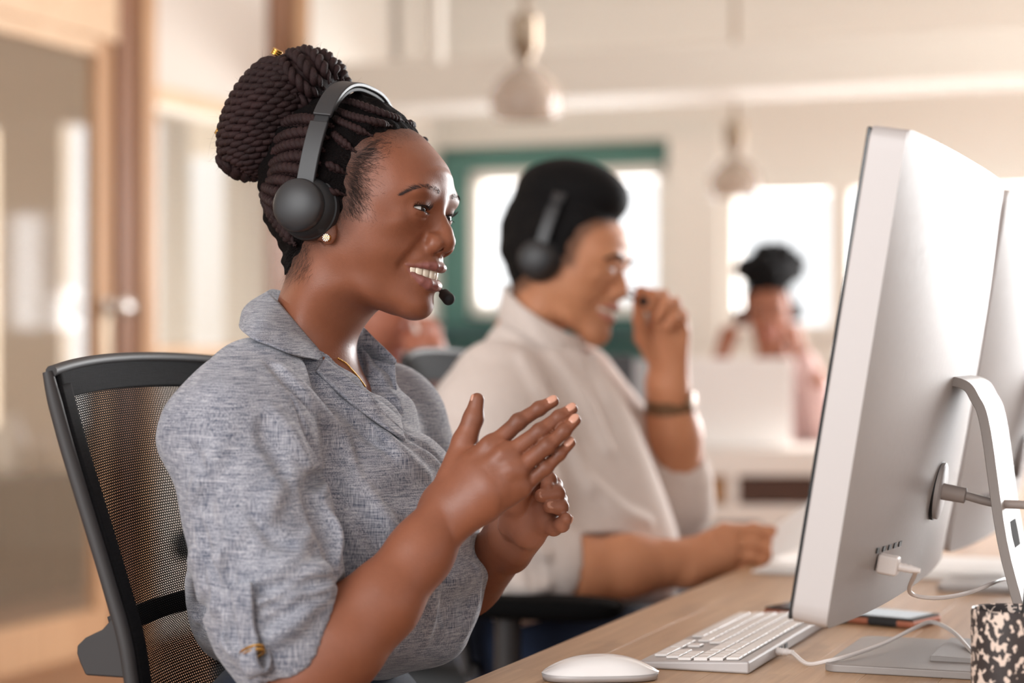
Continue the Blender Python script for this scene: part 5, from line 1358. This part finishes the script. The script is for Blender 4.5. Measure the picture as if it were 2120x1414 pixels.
# mouse
mc = plane_hit(1243, 1407, DZ); md = L2*.82 - F2*-.10; md = (plane_hit(1372, 1404, DZ) - plane_hit(1118, 1408, DZ)); md /= np.linalg.norm(md); ms = np.cross(UP, md)
mouse = empty('mouse', mc, 'white curved mouse in front of the keyboard', 'mouse')
def mtop(x): return .0165*(1 - abs(x)**2.3) + .0045
vs, n1, n2 = [], 28, 18
for i in range(n1+1):
    x = -1 + 2*i/n1; hw2 = .0275*(1 - abs(x)**3.2)**.5 + .0006
    for j in range(n2+1):
        y = -1 + 2*j/n2; vs.append(mc + md*x*.0565 + ms*y*hw2 + UP*(.0075 + (mtop(x) - .0045)*(1 - abs(y)**2.6)**.55))
fs = [(i*(n2+1)+j, (i+1)*(n2+1)+j, (i+1)*(n2+1)+j+1, i*(n2+1)+j+1) for i in range(n1) for j in range(n2)]
mesh_obj('top_shell', vs, fs, mat('white_gloss', srgb(240,236,234), .12), mouse)
vs = []
for i in range(n1+1):
    x = -1 + 2*i/n1; hw2 = .0275*(1 - abs(x)**3.2)**.5 + .0006
    for (s, z, k_) in ((-1, .0078, 1), (-1, .001, .86), (1, .001, .86), (1, .0078, 1)): vs.append(mc + md*x*.0565*(.97 if k_ < 1 else 1) + ms*s*hw2*k_ + UP*z)
fs = [(i*4+j, i*4+(j+1) % 4, i*4+4+(j+1) % 4, i*4+4+j) for i in range(n1) for j in range(4)]
mesh_obj('base', vs, fs, M_alu_e, mouse)
# phone lying behind the computer
pa, pb = plane_hit(1582, 1275, DZ), plane_hit(1892, 1304, DZ); pd = pb - pa; plen = np.linalg.norm(pd); pd /= plen; ps = np.cross(UP, pd); pcn = (pa + pb)/2 + ps*.034
phone = empty('phone', pcn, 'black phone in a copper case lying under the near computer', 'phone')
pax = np.stack([pd, ps, UP])
M_copper = mat('copper_case', srgb(176,112,88), .35, .5)
MB().box(pcn + UP*.0052, (plen, .072, .0085), pax).build('case', M_copper, phone, bevel=.003)
for s in (-.30, .02): MB().box(pcn + pd*plen*s*-1 + UP*.0052, (plen*.20, .0735, .0088), pax).build('case_panel', M_port, phone, bevel=.003)
MB().box(pcn + UP*.0098, (plen - .003, .0705, .0030), pax).build('bumper', M_port, phone, bevel=.0014)
MB().box(pcn + UP*.0112, (plen - .014, .062, .0012), pax).build('screen', M_blackgl, phone, bevel=.0005)
# pen pot with a speckled pattern
pt = plane_hit(2088, 1432, DZ); pr = .0345; ph = .084
pt = P(2092, 1440, 1.80); pt[2] = DZ
pot = empty('pen_pot', pt, 'black pen pot with white speckles at the right edge of the desk', 'pot')
M_pot = mat('speckled_pot', rough=.4); t = NT(M_pot); nn_ = t.noise(t.coord('Object', (1, 1, .8)), 150.0, 2, .5, .4); f = t.n('ShaderNodeMapRange', {'Value': nn_, 1: .565, 2: .535}).outputs[0]
t.base(t.mix(f, srgb(226,206,192), srgb(58,52,52)))
b = MB(); b.lathe(pt, UP, [(0, pr*.98), (.003, pr), (ph, pr), (ph + .001, pr - .001), (ph, pr - .0028), (.006, pr - .003), (.005, .001)], 40); b.build('body', M_pot, pot, smooth=True)
b = MB(); q0_, q1_ = pt + UP*.008 + F2*.005, pt + UP*.150 + F2*.020 + L2*.012; b.tube([q0_, q0_*.5 + q1_*.5, q1_], .0042, 10); pen = b.build('pen', M_dark, None, smooth=True)
b = MB(); b.tube([q1_ - (q1_-q0_)*.25, q1_ + (q1_-q0_)*.004], .0048, 10); b.build('cap', M_dark, pen, smooth=True); tag(pen, 'dark pen standing in the speckled pot', 'pen')
# papers by the man's hand
M_paper = mat('paper', srgb(238,234,230), .7)
def paper(pts, name, label, th=.0006, cat='paper', m=M_paper):
    o = MB().prism(pts, np.cross(np.array(pts[1]) - pts[0], np.array(pts[2]) - pts[0])/np.linalg.norm(np.cross(np.array(pts[1]) - pts[0], np.array(pts[2]) - pts[0])), th).build(name, m); return tag(o, label, cat)
s0 = plane_hit(1640, 1175, DZ); 
for k in range(3):
    o = s0 + UP*(DZ - s0[2] + .0015 + k*.0035); a_ = .12*k - .05; d1 = F2*math.cos(a_) + L2*math.sin(a_); d2 = np.cross(UP, d1)
    pts = [o - d1*.03 - d2*.10, o + d1*.18 - d2*.10, o + d1*.18 + d2*.20, o - d1*.03 + d2*.20]
    paper(pts, 'paper_sheaf', ['lowest sheaf of white papers beside the man\'s hand', 'middle sheaf of white papers beside the man\'s hand', 'top sheaf of white papers beside the man\'s hand'][k], .003, 'paper')
nt_ = plane_hit(1985, 1185, DZ); B('notebook', nt_ + UP*(.006 + DZ - nt_[2]), (.15, .21, .012), M_paper, None, .002); tag(bpy.data.objects['notebook'], 'pale closed notebook on the desk beyond the stand', 'notebook')
# ================================================================== the other people, blurred by distance but built like her
def male(O, I, fI):
    return O, I, fI*1.0
M_skin2 = skin_material('tan_skin', srgb(206,146,108), srgb(180,118,84), srgb(190,118,104), srgb(214,160,130), rough=.5)
M_hair2 = mat('short_black_hair', srgb(13,11,12), .75); t = NT(M_hair2); t.b.inputs['Specular IOR Level'].default_value = .15; t.bump(t.noise(t.coord('Object', (500, 500, 120)), 1.0, 3), .6, .002)
M_cream = fabric('oatmeal_cotton', srgb(226,214,206), srgb(204,190,182), amount=(.3, .7)); M_cuff = M_cream
MH = frame(P(1175, 528, 3.1), math.radians(17), math.radians(2), math.radians(9))
MT = frame(P(1165, 538, 3.1), math.radians(17))
man = empty('person', (float(MH.o[0]), float(MH.o[1]), 0.0), 'man with headset in an oatmeal shirt, looking down and pinching his microphone', 'person')
hm = Head(MH, 1.05, 1.0); m_ops = hm.ops(); axM = np.stack([MH.F, MH.L, MH.U])
m_ops.append(sm_ell(hm.p(880, 396, -.0), (.014, .045, .010), axM, k=.012))
m_ops.append(sm_ell(hm.p(862, 640, 0), (.016, .026, .018), axM, k=.02))
def Mt(u, v, y): return MT.hit(u, v, y)
mR = [Mt(1020,830,-.15), Mt(1050,1030,-.19), Mt(1085,1180,-.205), Mt(1190,1185,-.17), Mt(1300,1172,-.13), Mt(1425,1165,-.085)]
mL = [Mt(1180,820,.16), Mt(1300,960,.20), Mt(1395,1010,.20), Mt(1392,900,.175), Mt(1382,800,.15)]
m_arm = [sm_chain(mR, [.052,.052,.052,.049,.043,.033], k=.01, kin=.02), sm_chain(mL, [.052,.052,.050,.044,.034], k=.01, kin=.02)]
nM = -MT.L*.75 + UP*.65
h0 = mR[-1]
fing = []
for (a, b, c, d) in (((1505,1108,-.060),(1560,1098,-.040),(1596,1103,-.030),(1612,1116,-.026)), ((1508,1128,-.066),(1560,1124,-.050),(1592,1132,-.040),(1598,1146,-.036)),
                     ((1506,1150,-.066),(1552,1152,-.054),(1578,1160,-.046),(1576,1172,-.040)), ((1500,1172,-.062),(1538,1180,-.054),(1560,1186,-.048),(1556,1194,-.042))):
    fing.append(([Mt(*a), Mt(*b), Mt(*c), Mt(*d)], [.0125,.0108,.0098,.0088]))
thm = [Mt(1445,1130,-.045), Mt(1500,1100,-.020), Mt(1560,1100,-.010), Mt(1600,1112,-.012)]
m_arm += hand(nM/np.linalg.norm(nM), [([h0, f[0][0]], [.033,.0185], .70) for f in fing], fing, [(thm, [.016,.0125,.0105,.0085])])
# raised hand: fingers folded, thumb and first finger closing on the mic
h1 = mL[-1]; fing = []
for (a, b, c, d) in (((1362,660,.110),(1345,612,.085),(1328,606,.070),(1322,624,.066)), ((1382,655,.120),(1372,614,.092),(1352,612,.072),(1344,634,.070)),
                     ((1398,668,.128),(1396,630,.100),(1376,630,.080),(1364,652,.078)), ((1408,688,.132),(1410,655,.108),(1394,656,.090),(1382,674,.088))):
    fing.append(([Mt(*a), Mt(*b), Mt(*c), Mt(*d)], [.0125,.0108,.0098,.0088]))
thm = [Mt(1360,745,.130), Mt(1330,700,.100), Mt(1324,662,.080), Mt(1322,634,.070)]
nM2 = MT.F*.5 + MT.L*.7
m_arm += hand(nM2/np.linalg.norm(nM2), [([h1, f[0][0]], [.033,.0185], .70) for f in fing], fing, [(thm, [.016,.0125,.0105,.0085])])
V, Fc = join([surface(m_ops, MH.o + [-.17, -.17, -.22], MH.o + [.17, .17, .125], .0024), surface(m_arm, Mt(1020,1240,-.3) + [-.06, -.05, -.05], Mt(1640,580,.2) + [.05, .15, .05], .0028)])
mb = mesh_obj('body', V, Fc, M_skin2, man)
ld = np.minimum(chain_dist(hm.up, hm.upr, V), chain_dist(hm.lo, hm.lor, V)); add_attr(mb, 'lip', np.clip(1 - (ld - .0002)/.0010, 0, 1))
lq = MH.loc(V)/1.05
MHL = [(884,288,0),(866,290,-.02),(838,298,-.042),(796,318,-.058),(768,345,-.064),(752,390,-.066),(748,430,-.068),(722,440,-.07),(705,470,-.07),(640,505,-.062),(612,540,-.05),(596,575,-.03),(480,580,0),(420,120,0),(850,140,0)]
HP2 = np.array([WF.pick(u, v, y)[[0, 2]] for u, v, y in MHL])
sd = poly_sd(lq[:, [0, 2]], HP2); stub = np.clip(1 - np.abs(np.linalg.norm((lq - WF.pick(885, 600, -.03))*[1, .8, 1], axis=1) - .012)/.035, 0, 1)*.25
add_attr(mb, 'scalp', np.maximum(np.where(lq[:, 2] > -.1, np.clip(.6 - sd/.014, 0, 1), 0)*.9, np.where((lq[:, 2] < -.03) & (lq[:, 2] > -.13) & (lq[:, 0] > 0), stub, 0)))
eyeball_parts(hm, mb, M_white, M_iris, M_pupil, MH.F - .55*MH.U); teeth_parts(hm, mb, M_tooth, M_gum)
HP2f = HP2.astype(np.float32)
def hair_fn(fr, hd, HPx, th, top, amp, seed, sx):
    r_ = np.random.RandomState(seed); K_ = r_.normal(0, 1, (8, 3)); K_ = (K_*(r_.uniform(120, 300, 8)/np.linalg.norm(K_, axis=1))[:, None]).astype(np.float32)
    def fn(p):
        q = p - fr.o.astype(np.float32); x, z = (q @ fr.F.astype(np.float32))/sx, (q @ fr.U.astype(np.float32))/sx
        s = poly_sd(np.stack([x, z], -1).reshape(-1, 2), HPx).reshape(x.shape)*sx
        d = hd.slab.fn(p) - th - top*np.clip((z - .02)/.08, 0, 1) + np.clip(s + .02, 0, .05)*.5
        for kw in K_: d = d + np.sin(p @ kw)*amp
        return np.maximum(d, s).astype(np.float32)
    return Op(fn, fr.o, 5, 'a')
V, Fc = surface([hair_fn(MH, hm, HP2f, .0015, .006, .0003, 2, 1.05), sm_ell(hm.p(742, 238, 0), (.0885, .0735, .0550), axM, k=.012)], MH.o + [-.16, -.15, -.12], MH.o + [.16, .15, .18], .003, slack=2.2)
mesh_obj('hair', V, Fc, M_hair2, man)
b = MB()
for sg in (-1, 1):
    pts = [hm.s_(*q, -.0015) for q in [(906,398),(886,386),(862,388),(838,400)]]; pts = [hm.m(q) for q in pts] if sg > 0 else pts
    b = MB(); b.tube(catmull(pts, 16), np.linspace(.0042, .0016, 16), 6); b.build('eyebrow', M_hair2, man, smooth=True)
# shirt with band collar
SO = [(1195,690),(1235,740),(1275,800),(1312,870),(1345,950),(1375,1030),(1398,1100),(1405,1180),(1390,1250),(1300,1290),(1150,1300),(1040,1290),(990,1200),(965,1080),(950,960),(950,860),(970,780),(1010,700),(1060,640),(1085,625),(1140,650)]
SI = [(1210,790,.055),(1130,780,.105),(1030,800,.115),(985,820,.095),(1250,880,.065),(1160,880,.130),(1040,880,.165),(970,900,.12),(1290,970,.07),(1200,990,.140),(1080,990,.175),(985,1000,.14),(1340,1090,.07),(1240,1100,.145),(1100,1100,.18),(1000,1100,.15),(1355,1190,.07),(1250,1200,.15),(1110,1200,.185),(1140,705,.062),(1080,690,.066),(1050,740,.085)]
M_slab = Slab(MT, SO, SI, res=.004, lam=5e-4, out=.04, curv=.09)
ms_ops = [M_slab.op(), sm_chain([Mt(1030,800,-.13), Mt(1010,880,-.165), Mt(1040,1040,-.195), Mt(1075,1180,-.205), Mt(1146,1176,-.190)], [.070,.086,.082,.072,.058], k=.03, kin=.03),
          sm_chain([Mt(1190,800,.13), Mt(1290,950,.20), Mt(1385,1030,.205), Mt(1398,985,.20)], [.070,.080,.068,.056], k=.03, kin=.03)]
def mfold(px, r, k, lift, mode): 
    p = catmull(march_many(ms_ops, px, 2.3, 3.8)[0], 12); return sm_chain(p - MT.L*lift, r*np.sin(np.linspace(.25, math.pi-.25, 12)), mode, k=k)
for px, r in (([(1150,740),(1210,830),(1260,930)], .009), ([(1080,740),(1120,830),(1180,930),(1220,1010)], .010), ([(1060,1110),(1090,1140),(1130,1150)], .010), ([(1050,1200),(1090,1215),(1130,1215)], .010), ([(1230,1000),(1290,1060),(1340,1080)], .008)): ms_ops.append(mfold(px, r, .02, .001, 'u'))
for px, r in (([(1210,720),(1250,830),(1300,950)], .006), ([(1110,740),(1160,840),(1220,950)], .006), ([(1072,1120),(1100,1170),(1105,1220)], .006), ([(1100,1130),(1120,1175),(1122,1215)], .005)): ms_ops.append(mfold(px, r, .008, .003, 's'))
ms_ops += [sm_chain([Mt(1150,560,0), Mt(1140,660,0), Mt(1165,700,0)], [.058,.060,.052], 's', k=.004), sm_chain([mR[2]*.3 + mR[3]*.7, mR[3], mR[4]], [.052,.053,.051], 's', k=.003), sm_chain([mL[2]*.6 + mL[3]*.4, mL[3]], [.048,.048], 's', k=.003)]
V, Fc = surface(ms_ops, MT.o + [-.33, -.40, -.58], MT.o + [.42, .45, -.02], .0045, slack=2.6)
mshirt = mesh_obj('shirt', V, Fc, M_cream, man)
top = [Mt(1058,588,.02), Mt(1046,596,-.03), Mt(1090,640,-.072), Mt(1160,684,-.055), Mt(1206,700,-.015)]; bot = [Mt(1050,655,.03), Mt(1036,665,-.04), Mt(1095,700,-.080), Mt(1150,735,-.070), Mt(1205,742,-.02)]
sheet([top, [(p+q)/2 - MT.L*.004 for p, q in zip(top, bot)], bot], 'collar', M_cream, mshirt, th=.004, n=(10, 30))
cu = []
mh = .66 - .07
mtr = [sm_ell(np.array([*MT.lw(-.03, 0, 0)[:2], mh + .04]), (.14, .175, .13), np.stack([MT.F, MT.L, UP]))]
MTS = frame(MT.o, YAW)
for sg in (-1, 1): mtr.append(sm_chain([np.array([*MTS.lw(-.02, sg*.09, 0)[:2], mh]), np.array([*MTS.lw(.42, sg*.11, 0)[:2], mh + .02]), np.array([*MTS.lw(.38, sg*.11, 0)[:2], .08])], [.092, .070, .058], k=.03))
V, Fc = surface(mtr, MT.o*[1, 1, 0] + [-.5, -.5, .04], MT.o*[1, 1, 0] + [.7, .5, .82], .011); mesh_obj('trousers', V, Fc, M_navy, man)
for sg in (-1, 1):
    b = MB(); c = np.array([*MTS.lw(.44, sg*.11, 0)[:2], .044]); b.add(*superq(c, (MTS.F, MTS.L, UP), (.135, .045, .044), 12, .8)); b.build('shoe', M_shoe, man, smooth=True)
q0m, q1m = WF.pick(641, 432, -.078)*1.03, WF.pick(752, 190, 0)*1.0
tip = MH.loc(Mt(1325, 622, .062)); mic_m = [np.array([q0m[0], .085, q0m[2]]), np.array([.06, .098, -.03]), np.array([.12, .085, -.045]), tip - [.02, .0, -.004], tip]
headset(MH, 1.06, (q0m[0], q0m[2]), (q1m[0], q1m[2]), 'black headset worn by the man in the oatmeal shirt', mic_m, open_y=.086)
medge = [(-.075,-.60),(-.09,-.50),(-.105,-.40),(-.13,-.30),(-.155,-.22),(-.175,-.15)]
office_chair(MT, medge, .02, mh - .085, .225, 'dark office chair with armrests under the man in the oatmeal shirt', net=(40, 60), arms=True)
# watch and sheet
M_watch = mat('bronze_strap', srgb(122,92,66), .4, .4); wc = mL[-1]*.97 + mL[-2]*.03; wd = mL[-2] - mL[-1]; wd /= np.linalg.norm(wd)
b = MB(); b.lathe(wc + wd*.012, wd, [(0, .0350), (.002, .0375), (.022, .0395), (.024, .0370)], 30); wt = b.build('wristwatch', M_watch, None, smooth=True); tag(wt, 'bronze coloured wristwatch on the man\'s raised wrist', 'watch')
b = MB(); b.lathe(wc + wd*.024 + MT.F*.034 - MT.L*.006, MT.F, [(0, .017), (.008, .017), (.009, .014)], 20); b.build('watch_case', M_watch, wt, smooth=True)
pA, pB, pC, pD = Mt(1592,1100,-.02), Mt(1745,985,-.06), Mt(1760,1085,-.12), Mt(1600,1158,-.075)
paper([pA, pB, pC, pD], 'paper_sheet', 'white sheet of paper held up in the man\'s right hand', .0006)

# ---- woman with a hair puff at the white desk
M_skin3 = skin_material('brown_skin_warm', srgb(158,98,72), srgb(132,80,56), srgb(140,84,78), srgb(176,120,96), rough=.5)
M_pink = fabric('mauve_cotton', srgb(214,184,178), srgb(186,150,146))
G0 = P(1590, 640, 6.35); GF = frame(G0, math.radians(98), math.radians(-6), math.radians(4)); GT = frame(G0, math.radians(95))
puff = empty('person', (float(G0[0]), float(G0[1]) + .1, 0.0), 'woman with high hair puff and mauve top behind the laptop, hands at her ears', 'person')
hg = Head(GF, .96, .96); hg_ops = hg.ops(mouth=False)
def Gp(u, v, d): return P(u, v, 6.35 + d)
gR = [Gp(1500,830,.12), Gp(1455,905,.05), Gp(1475,800,-.02), Gp(1497,728,-.01)]; gLft = [Gp(1690,830,.12), Gp(1715,905,.05), Gp(1690,790,-.02), Gp(1652,722,.0)]
g_arm = []
for arm, sg in ((gR, 1), (gLft, -1)):
    g_arm.append(sm_chain(arm, [.040,.038,.032,.024], k=.01, kin=.02)); w0 = arm[-1]; up_ = np.array([.55*sg*.6, .0, 1.0]); up_ /= np.linalg.norm(up_); side_ = np.array([sg*.2, -1, 0.0])
    g_arm.append(sm_chain([w0, w0 + up_*.055], [.022, .030], k=.008))
    for k_ in range(4):
        a_ = w0 + up_*.055 + np.array([0, (k_-1.5)*.015, 0]); g_arm.append(sm_chain([a_, a_ + up_*.032 + np.array([sg*.012, 0, 0]), a_ + up_*.05 + np.array([sg*.032, 0, 0])], [.0085, .0078, .0065], k=.002))
    g_arm.append(sm_chain([w0 + up_*.01, w0 + up_*.035 + np.array([sg*.012, -.03, 0]), w0 + up_*.06 + np.array([sg*.02, -.045, 0])], [.013, .010, .008], k=.005))
V, Fc = join([surface(hg_ops, G0 + [-.15, -.17, -.20], G0 + [.15, .17, .13], .004), surface(g_arm, G0 + [-.30, -.2, -.46], G0 + [.30, .25, .05], .0045)])
gb = mesh_obj('body', V, Fc, M_skin3, puff); ld = np.minimum(chain_dist(hg.up, hg.upr, V), chain_dist(hg.lo, hg.lor, V)); add_attr(gb, 'lip', np.clip(1 - ld/.003, 0, 1))
eyeball_parts(hg, gb, M_white, M_iris, M_pupil, GF.F)
rr_ = random.Random(3); po = [sm_ell(GF.lw(-.035, .020, .120), (.092, .096, .072), np.stack([GF.F, GF.L, GF.U]))]
for k_ in range(46):
    a_, e_ = rr_.uniform(0, 6.28), rr_.uniform(-.4, 1.4); po.append(sm_ell(GF.lw(-.03 + .088*math.cos(e_)*math.cos(a_), .020 + .092*math.cos(e_)*math.sin(a_), .122 + .070*math.sin(e_)), .020*rr_.uniform(.7, 1.2), k=.006))
po.append(hair_fn(GF, hg, HP2f, .003, .008, .0010, 6, .96))
V, Fc = surface(po, G0 + [-.16, -.16, -.12], G0 + [.16, .18, .24], .005, slack=2.2); mesh_obj('hair', V, Fc, M_hair2, puff)
b = MB()
for sg in (-1, 1):
    pts = [hg.s_(*q, -.0015) for q in [(906,398),(886,386),(862,388),(838,400)]]; pts = [hg.m(q) for q in pts] if sg > 0 else pts
    b = MB(); b.tube(catmull(pts, 12), np.linspace(.0045, .0018, 12), 6); b.build('eyebrow', M_hair2, puff, smooth=True)
gs = [sm_chain([Gp(1596,790,.08), Gp(1596,990,.10)], [.095,.115], k=.03, squash=(np.array([0, 1.0, 0]), .75)), sm_chain([Gp(1520,800,.10), Gp(1680,800,.10)], [.058,.058], k=.05), sm_chain([Gp(1508,815,.12), Gp(1460,900,.06)], [.058,.052], k=.03), sm_chain([Gp(1686,815,.12), Gp(1712,900,.06), Gp(1694,820,-.01), Gp(1668,752,-.01)], [.062,.060,.046,.036], k=.03), sm_chain([Gp(1460,900,.06), Gp(1473,810,-.01), Gp(1486,760,-.01)], [.056,.044,.036], k=.03)]
V, Fc = surface(gs, G0 + [-.35, -.2, -.62], G0 + [.35, .35, -.08], .007, slack=2.2); mesh_obj('top', V, Fc, M_pink, puff)
gz = .60
gtr = []
for sg in (-1, 1): gtr.append(sm_chain([np.array([*GT.lw(-.10, sg*.09, 0)[:2], gz]), np.array([*GT.lw(.22, sg*.10, 0)[:2], gz - .02]), np.array([*GT.lw(.18, sg*.10, 0)[:2], .06])], [.10, .07, .05], k=.03))
V, Fc = surface(gtr, G0*[1, 1, 0] + [-.35, -.5, .02], G0*[1, 1, 0] + [.35, .5, .75], .012); mesh_obj('trousers', V, Fc, M_navy, puff)
g0, g1 = WF.pick(655, 437, -.078)*.96, WF.pick(735, 200, 0)*.96
headset(GF, .98, (g0[0], g0[2]), (g1[0], g1[2] + .006), 'headset held at the ears of the woman with the hair puff', None)

# ---- white desk unit with open cubbies, laptop
M_white_lac = mat('white_lacquer', srgb(240,232,224), .4); M_tan = wood('tan_drawer', srgb(192,146,96), srgb(160,114,70), 0, .6); M_brown = wood('dark_brown_drawer', srgb(92,56,36), srgb(62,36,24), 0, .6)
WZ = 5.95
wd_ = empty('desk', np.array([*P(1620, 950, WZ + .3)[:2], 0]), 'white desk with open cubbies under the laptop', 'desk')
def wbox(name, u0, u1, v0, v1, d0, d1, m, parent=wd_, bevel=.003):
    a, b_ = P(u0, v1, WZ), P(u1, v0, WZ); c = (a + b_)/2; c[1] = WZ + (d0 + d1)/2
    return MB().box(c, (b_[0]-a[0], d1-d0, b_[2]-a[2])).build(name, m, parent, bevel=bevel)
wbox('top', 1385, 2250, 930, 985, 0, .70, M_white_lac)
wbox('shelf', 1385, 2250, 1046, 1082, 0, .40, M_white_lac)
for u in (1398, 1517, 1705, 1880, 2060): wbox('divider', u - 12, u + 12, 985, 1046, 0, .40, M_white_lac)
wbox('back_panel', 1385, 2250, 985, 1082, .40, .415, M_white_lac)
for (u0, u1, m) in ((1412, 1503, M_tan), (1531, 1691, M_brown), (1719, 1866, M_brown), (1894, 2046, M_tan)): wbox('drawer', u0, u1, 989, 1043, .015, .38, m)
for u in (1398, 1880, 2240):
    c = P(u, 1000, WZ); B_ = MB().box((c[0], WZ + .04, c[2]/2 - .06), (.05, .05, c[2] - .10)).build('leg', M_white_lac, wd_, bevel=.003)
    MB().box((c[0], WZ + .62, c[2]/2), (.05, .05, c[2])).build('leg', M_white_lac, wd_, bevel=.003)
lp = empty('laptop', P(1528, 928, WZ + .15), 'open pale laptop seen from behind on the white desk', 'laptop')
deskz = P(1500, 930, WZ)[2]
a, b_ = P(1416, 920, WZ + .1), P(1638, 748, WZ + .1); cx_ = (a[0]+b_[0])/2; wdt = b_[0]-a[0]; hgt = b_[2]-deskz
ct, st_ = math.cos(.16), math.sin(.16); lid_ax = np.array([[1, 0, 0], [0, ct, st_], [0, -st_, ct]])
M_lid = mat('laptop_lid', srgb(244,241,238), .45)
MB().box(np.array([cx_, WZ + .10, deskz + .012]) + lid_ax[2]*hgt/2, (wdt, .008, hgt), lid_ax).build('lid', M_lid, lp, bevel=.003)
MB().box(np.array([cx_, WZ + .10 + .125, deskz + .009]), (wdt, .235, .014)).build('base', M_lid, lp, bevel=.003)
MB().box(np.array([cx_, WZ + .115, deskz + .0135]), (wdt*.8, .014, .012)).build('hinge', M_dark, lp, bevel=.003)

# ---- person half hidden behind the woman's chin
M_black = fabric('charcoal_top', srgb(66,64,66), srgb(38,38,42))
Q0 = P(768, 640, 3.9); QF = frame(Q0, math.radians(14), 0, math.radians(10))
hid = empty('person', (float(Q0[0]), float(Q0[1]), 0.0), 'person in charcoal top, half hidden behind the chin of the woman in grey', 'person')
hq = Head(QF, 1.0, 1.0); q_ops = hq.ops(); q_arm = []
def Qp(u, v, y): return QF.hit(u, v, y)
qa = [Qp(740,830,-.17), Qp(850,1010,-.16), Qp(884,850,-.06), Qp(884,790,-.045)]
q_arm.append(sm_chain(qa, [.048,.044,.036,.030], k=.01, kin=.02))
q_arm.append(sm_chain([qa[-1], Qp(884,722,-.04)], [.030,.036], k=.008))
for k_ in range(4): q_arm.append(sm_chain([Qp(874+10*k_, 722, -.06+.02*k_), Qp(878+9*k_, 682, -.06+.02*k_), Qp(868+8*k_, 664, -.05+.02*k_)], [.011,.0095,.008], k=.003))
q_arm.append(sm_chain([Qp(868,760,-.05), Qp(850,728,-.05), Qp(846,700,-.045)], [.015,.012,.009], k=.005))
V, Fc = join([surface(q_ops, Q0 + [-.16, -.17, -.215], Q0 + [.16, .17, .12], .004), surface(q_arm, Q0 + [-.15, -.25, -.40], Q0 + [.20, .25, .10], .005)])
qb = mesh_obj('body', V, Fc, skin_material('brown_skin_rosy', srgb(190,122,96), srgb(160,98,76), srgb(150,84,78), srgb(196,136,112), rough=.5), hid)
ld = np.minimum(chain_dist(hq.up, hq.upr, V), chain_dist(hq.lo, hq.lor, V)); add_attr(qb, 'lip', np.clip(1 - ld/.003, 0, 1))
V, Fc = surface([hair_fn(QF, hq, HP2f, .004, .012, .0006, 9, 1.0)], Q0 + [-.16, -.15, -.12], Q0 + [.13, .15, .15], .005, slack=2.2); mesh_obj('hair', V, Fc, M_hair2, hid)
qs = [sm_chain([Qp(690,840,0), Qp(690,1060,0)], [.14,.16], k=.04), sm_chain([Qp(640,830,-.15), Qp(700,830,.17)], [.065,.065], k=.05), sm_chain([qa[0], qa[1], Qp(872,920,-.10)], [.066,.060,.050], k=.03), sm_chain([Qp(700,850,.17), Qp(800,1010,.2)], [.066,.055], k=.03)]
V, Fc = surface(qs, Q0 + [-.42, -.45, -.64], Q0 + [.35, .45, -.10], .008, slack=2.2); mesh_obj('top', V, Fc, M_black, hid)
qtr = []
for sg in (-1, 1): qtr.append(sm_chain([np.array([*QF.lw(-.06, sg*.09, 0)[:2], .56]), np.array([*QF.lw(.36, sg*.10, 0)[:2], .55]), np.array([*QF.lw(.32, sg*.10, 0)[:2], .06])], [.10, .07, .05], k=.03))
V, Fc = surface(qtr, Q0*[1, 1, 0] + [-.5, -.5, .02], Q0*[1, 1, 0] + [.5, .5, .72], .012); mesh_obj('trousers', V, Fc, M_navy, hid)
office_chair(QF, [(-.16,-.60),(-.18,-.45),(-.21,-.30),(-.24,-.18)], -.03, .46, .225, 'dark office chair under the person half hidden behind the woman in grey', net=(30, 40))

# ---- far desk clutter between the people
cab = empty('sideboard', ab(900, 800, b=BW - .4)*[1, 1, 0], 'low brown cabinet against the teal wall', 'cabinet')
ca, cb_ = max(bl(780), A0 + .2), bl(1330); cz = float(ab(900, 752, b=BW - .55)[2])
B('carcass', R((ca+cb_)/2, BW - .4, cz/2), (cb_-ca, .44, cz), mat('walnut', srgb(96,76,62), .5), cab, .006)
for k_ in range(4): B('door', R(ca + (cb_-ca)*(k_+.5)/4, BW - .63, cz/2), ((cb_-ca)/4 - .01, .02, cz - .08), mat('walnut_door', srgb(104,82,66), .5), cab, .004)
mo = empty('monitor', P(1290, 880, 4.2), 'dark monitor on a grey post behind the man in the oatmeal shirt', 'monitor')
a, b_ = P(1235, 905, 4.2), P(1312, 735, 4.2); MB().box((a+b_)/2, (b_[0]-a[0], .03, b_[2]-a[2])).build('panel', mat('charcoal_panel', srgb(62,62,64), .5), mo, bevel=.004)
a, b_ = P(1309, 1072, 4.2), P(1340, 745, 4.2); MB().box((a+b_)/2 + [0, .01, 0], (b_[0]-a[0], .05, b_[2]-a[2])).build('post', mat('pale_grey_post', srgb(168,166,166), .5), mo, bevel=.004)
dz2 = P(1300, 1040, 4.2)[2]; fd = empty('desk', np.array([*P(1270, 1075, 4.35)[:2], 0]), 'grey desk carrying the dark monitor behind the man', 'desk')
MB().box(P(1270, 1075, 4.35) - UP*.02, (.40, .6, .035)).build('top', mat('grey_laminate', srgb(120,112,106), .5), fd, bevel=.003)
for u in (1100, 1440):
    c = P(u, 1075, 4.35); MB().box((c[0], 4.35, (c[2]-.04)/2), (.05, .5, c[2]-.04)).build('leg', M_dark, fd, bevel=.003)
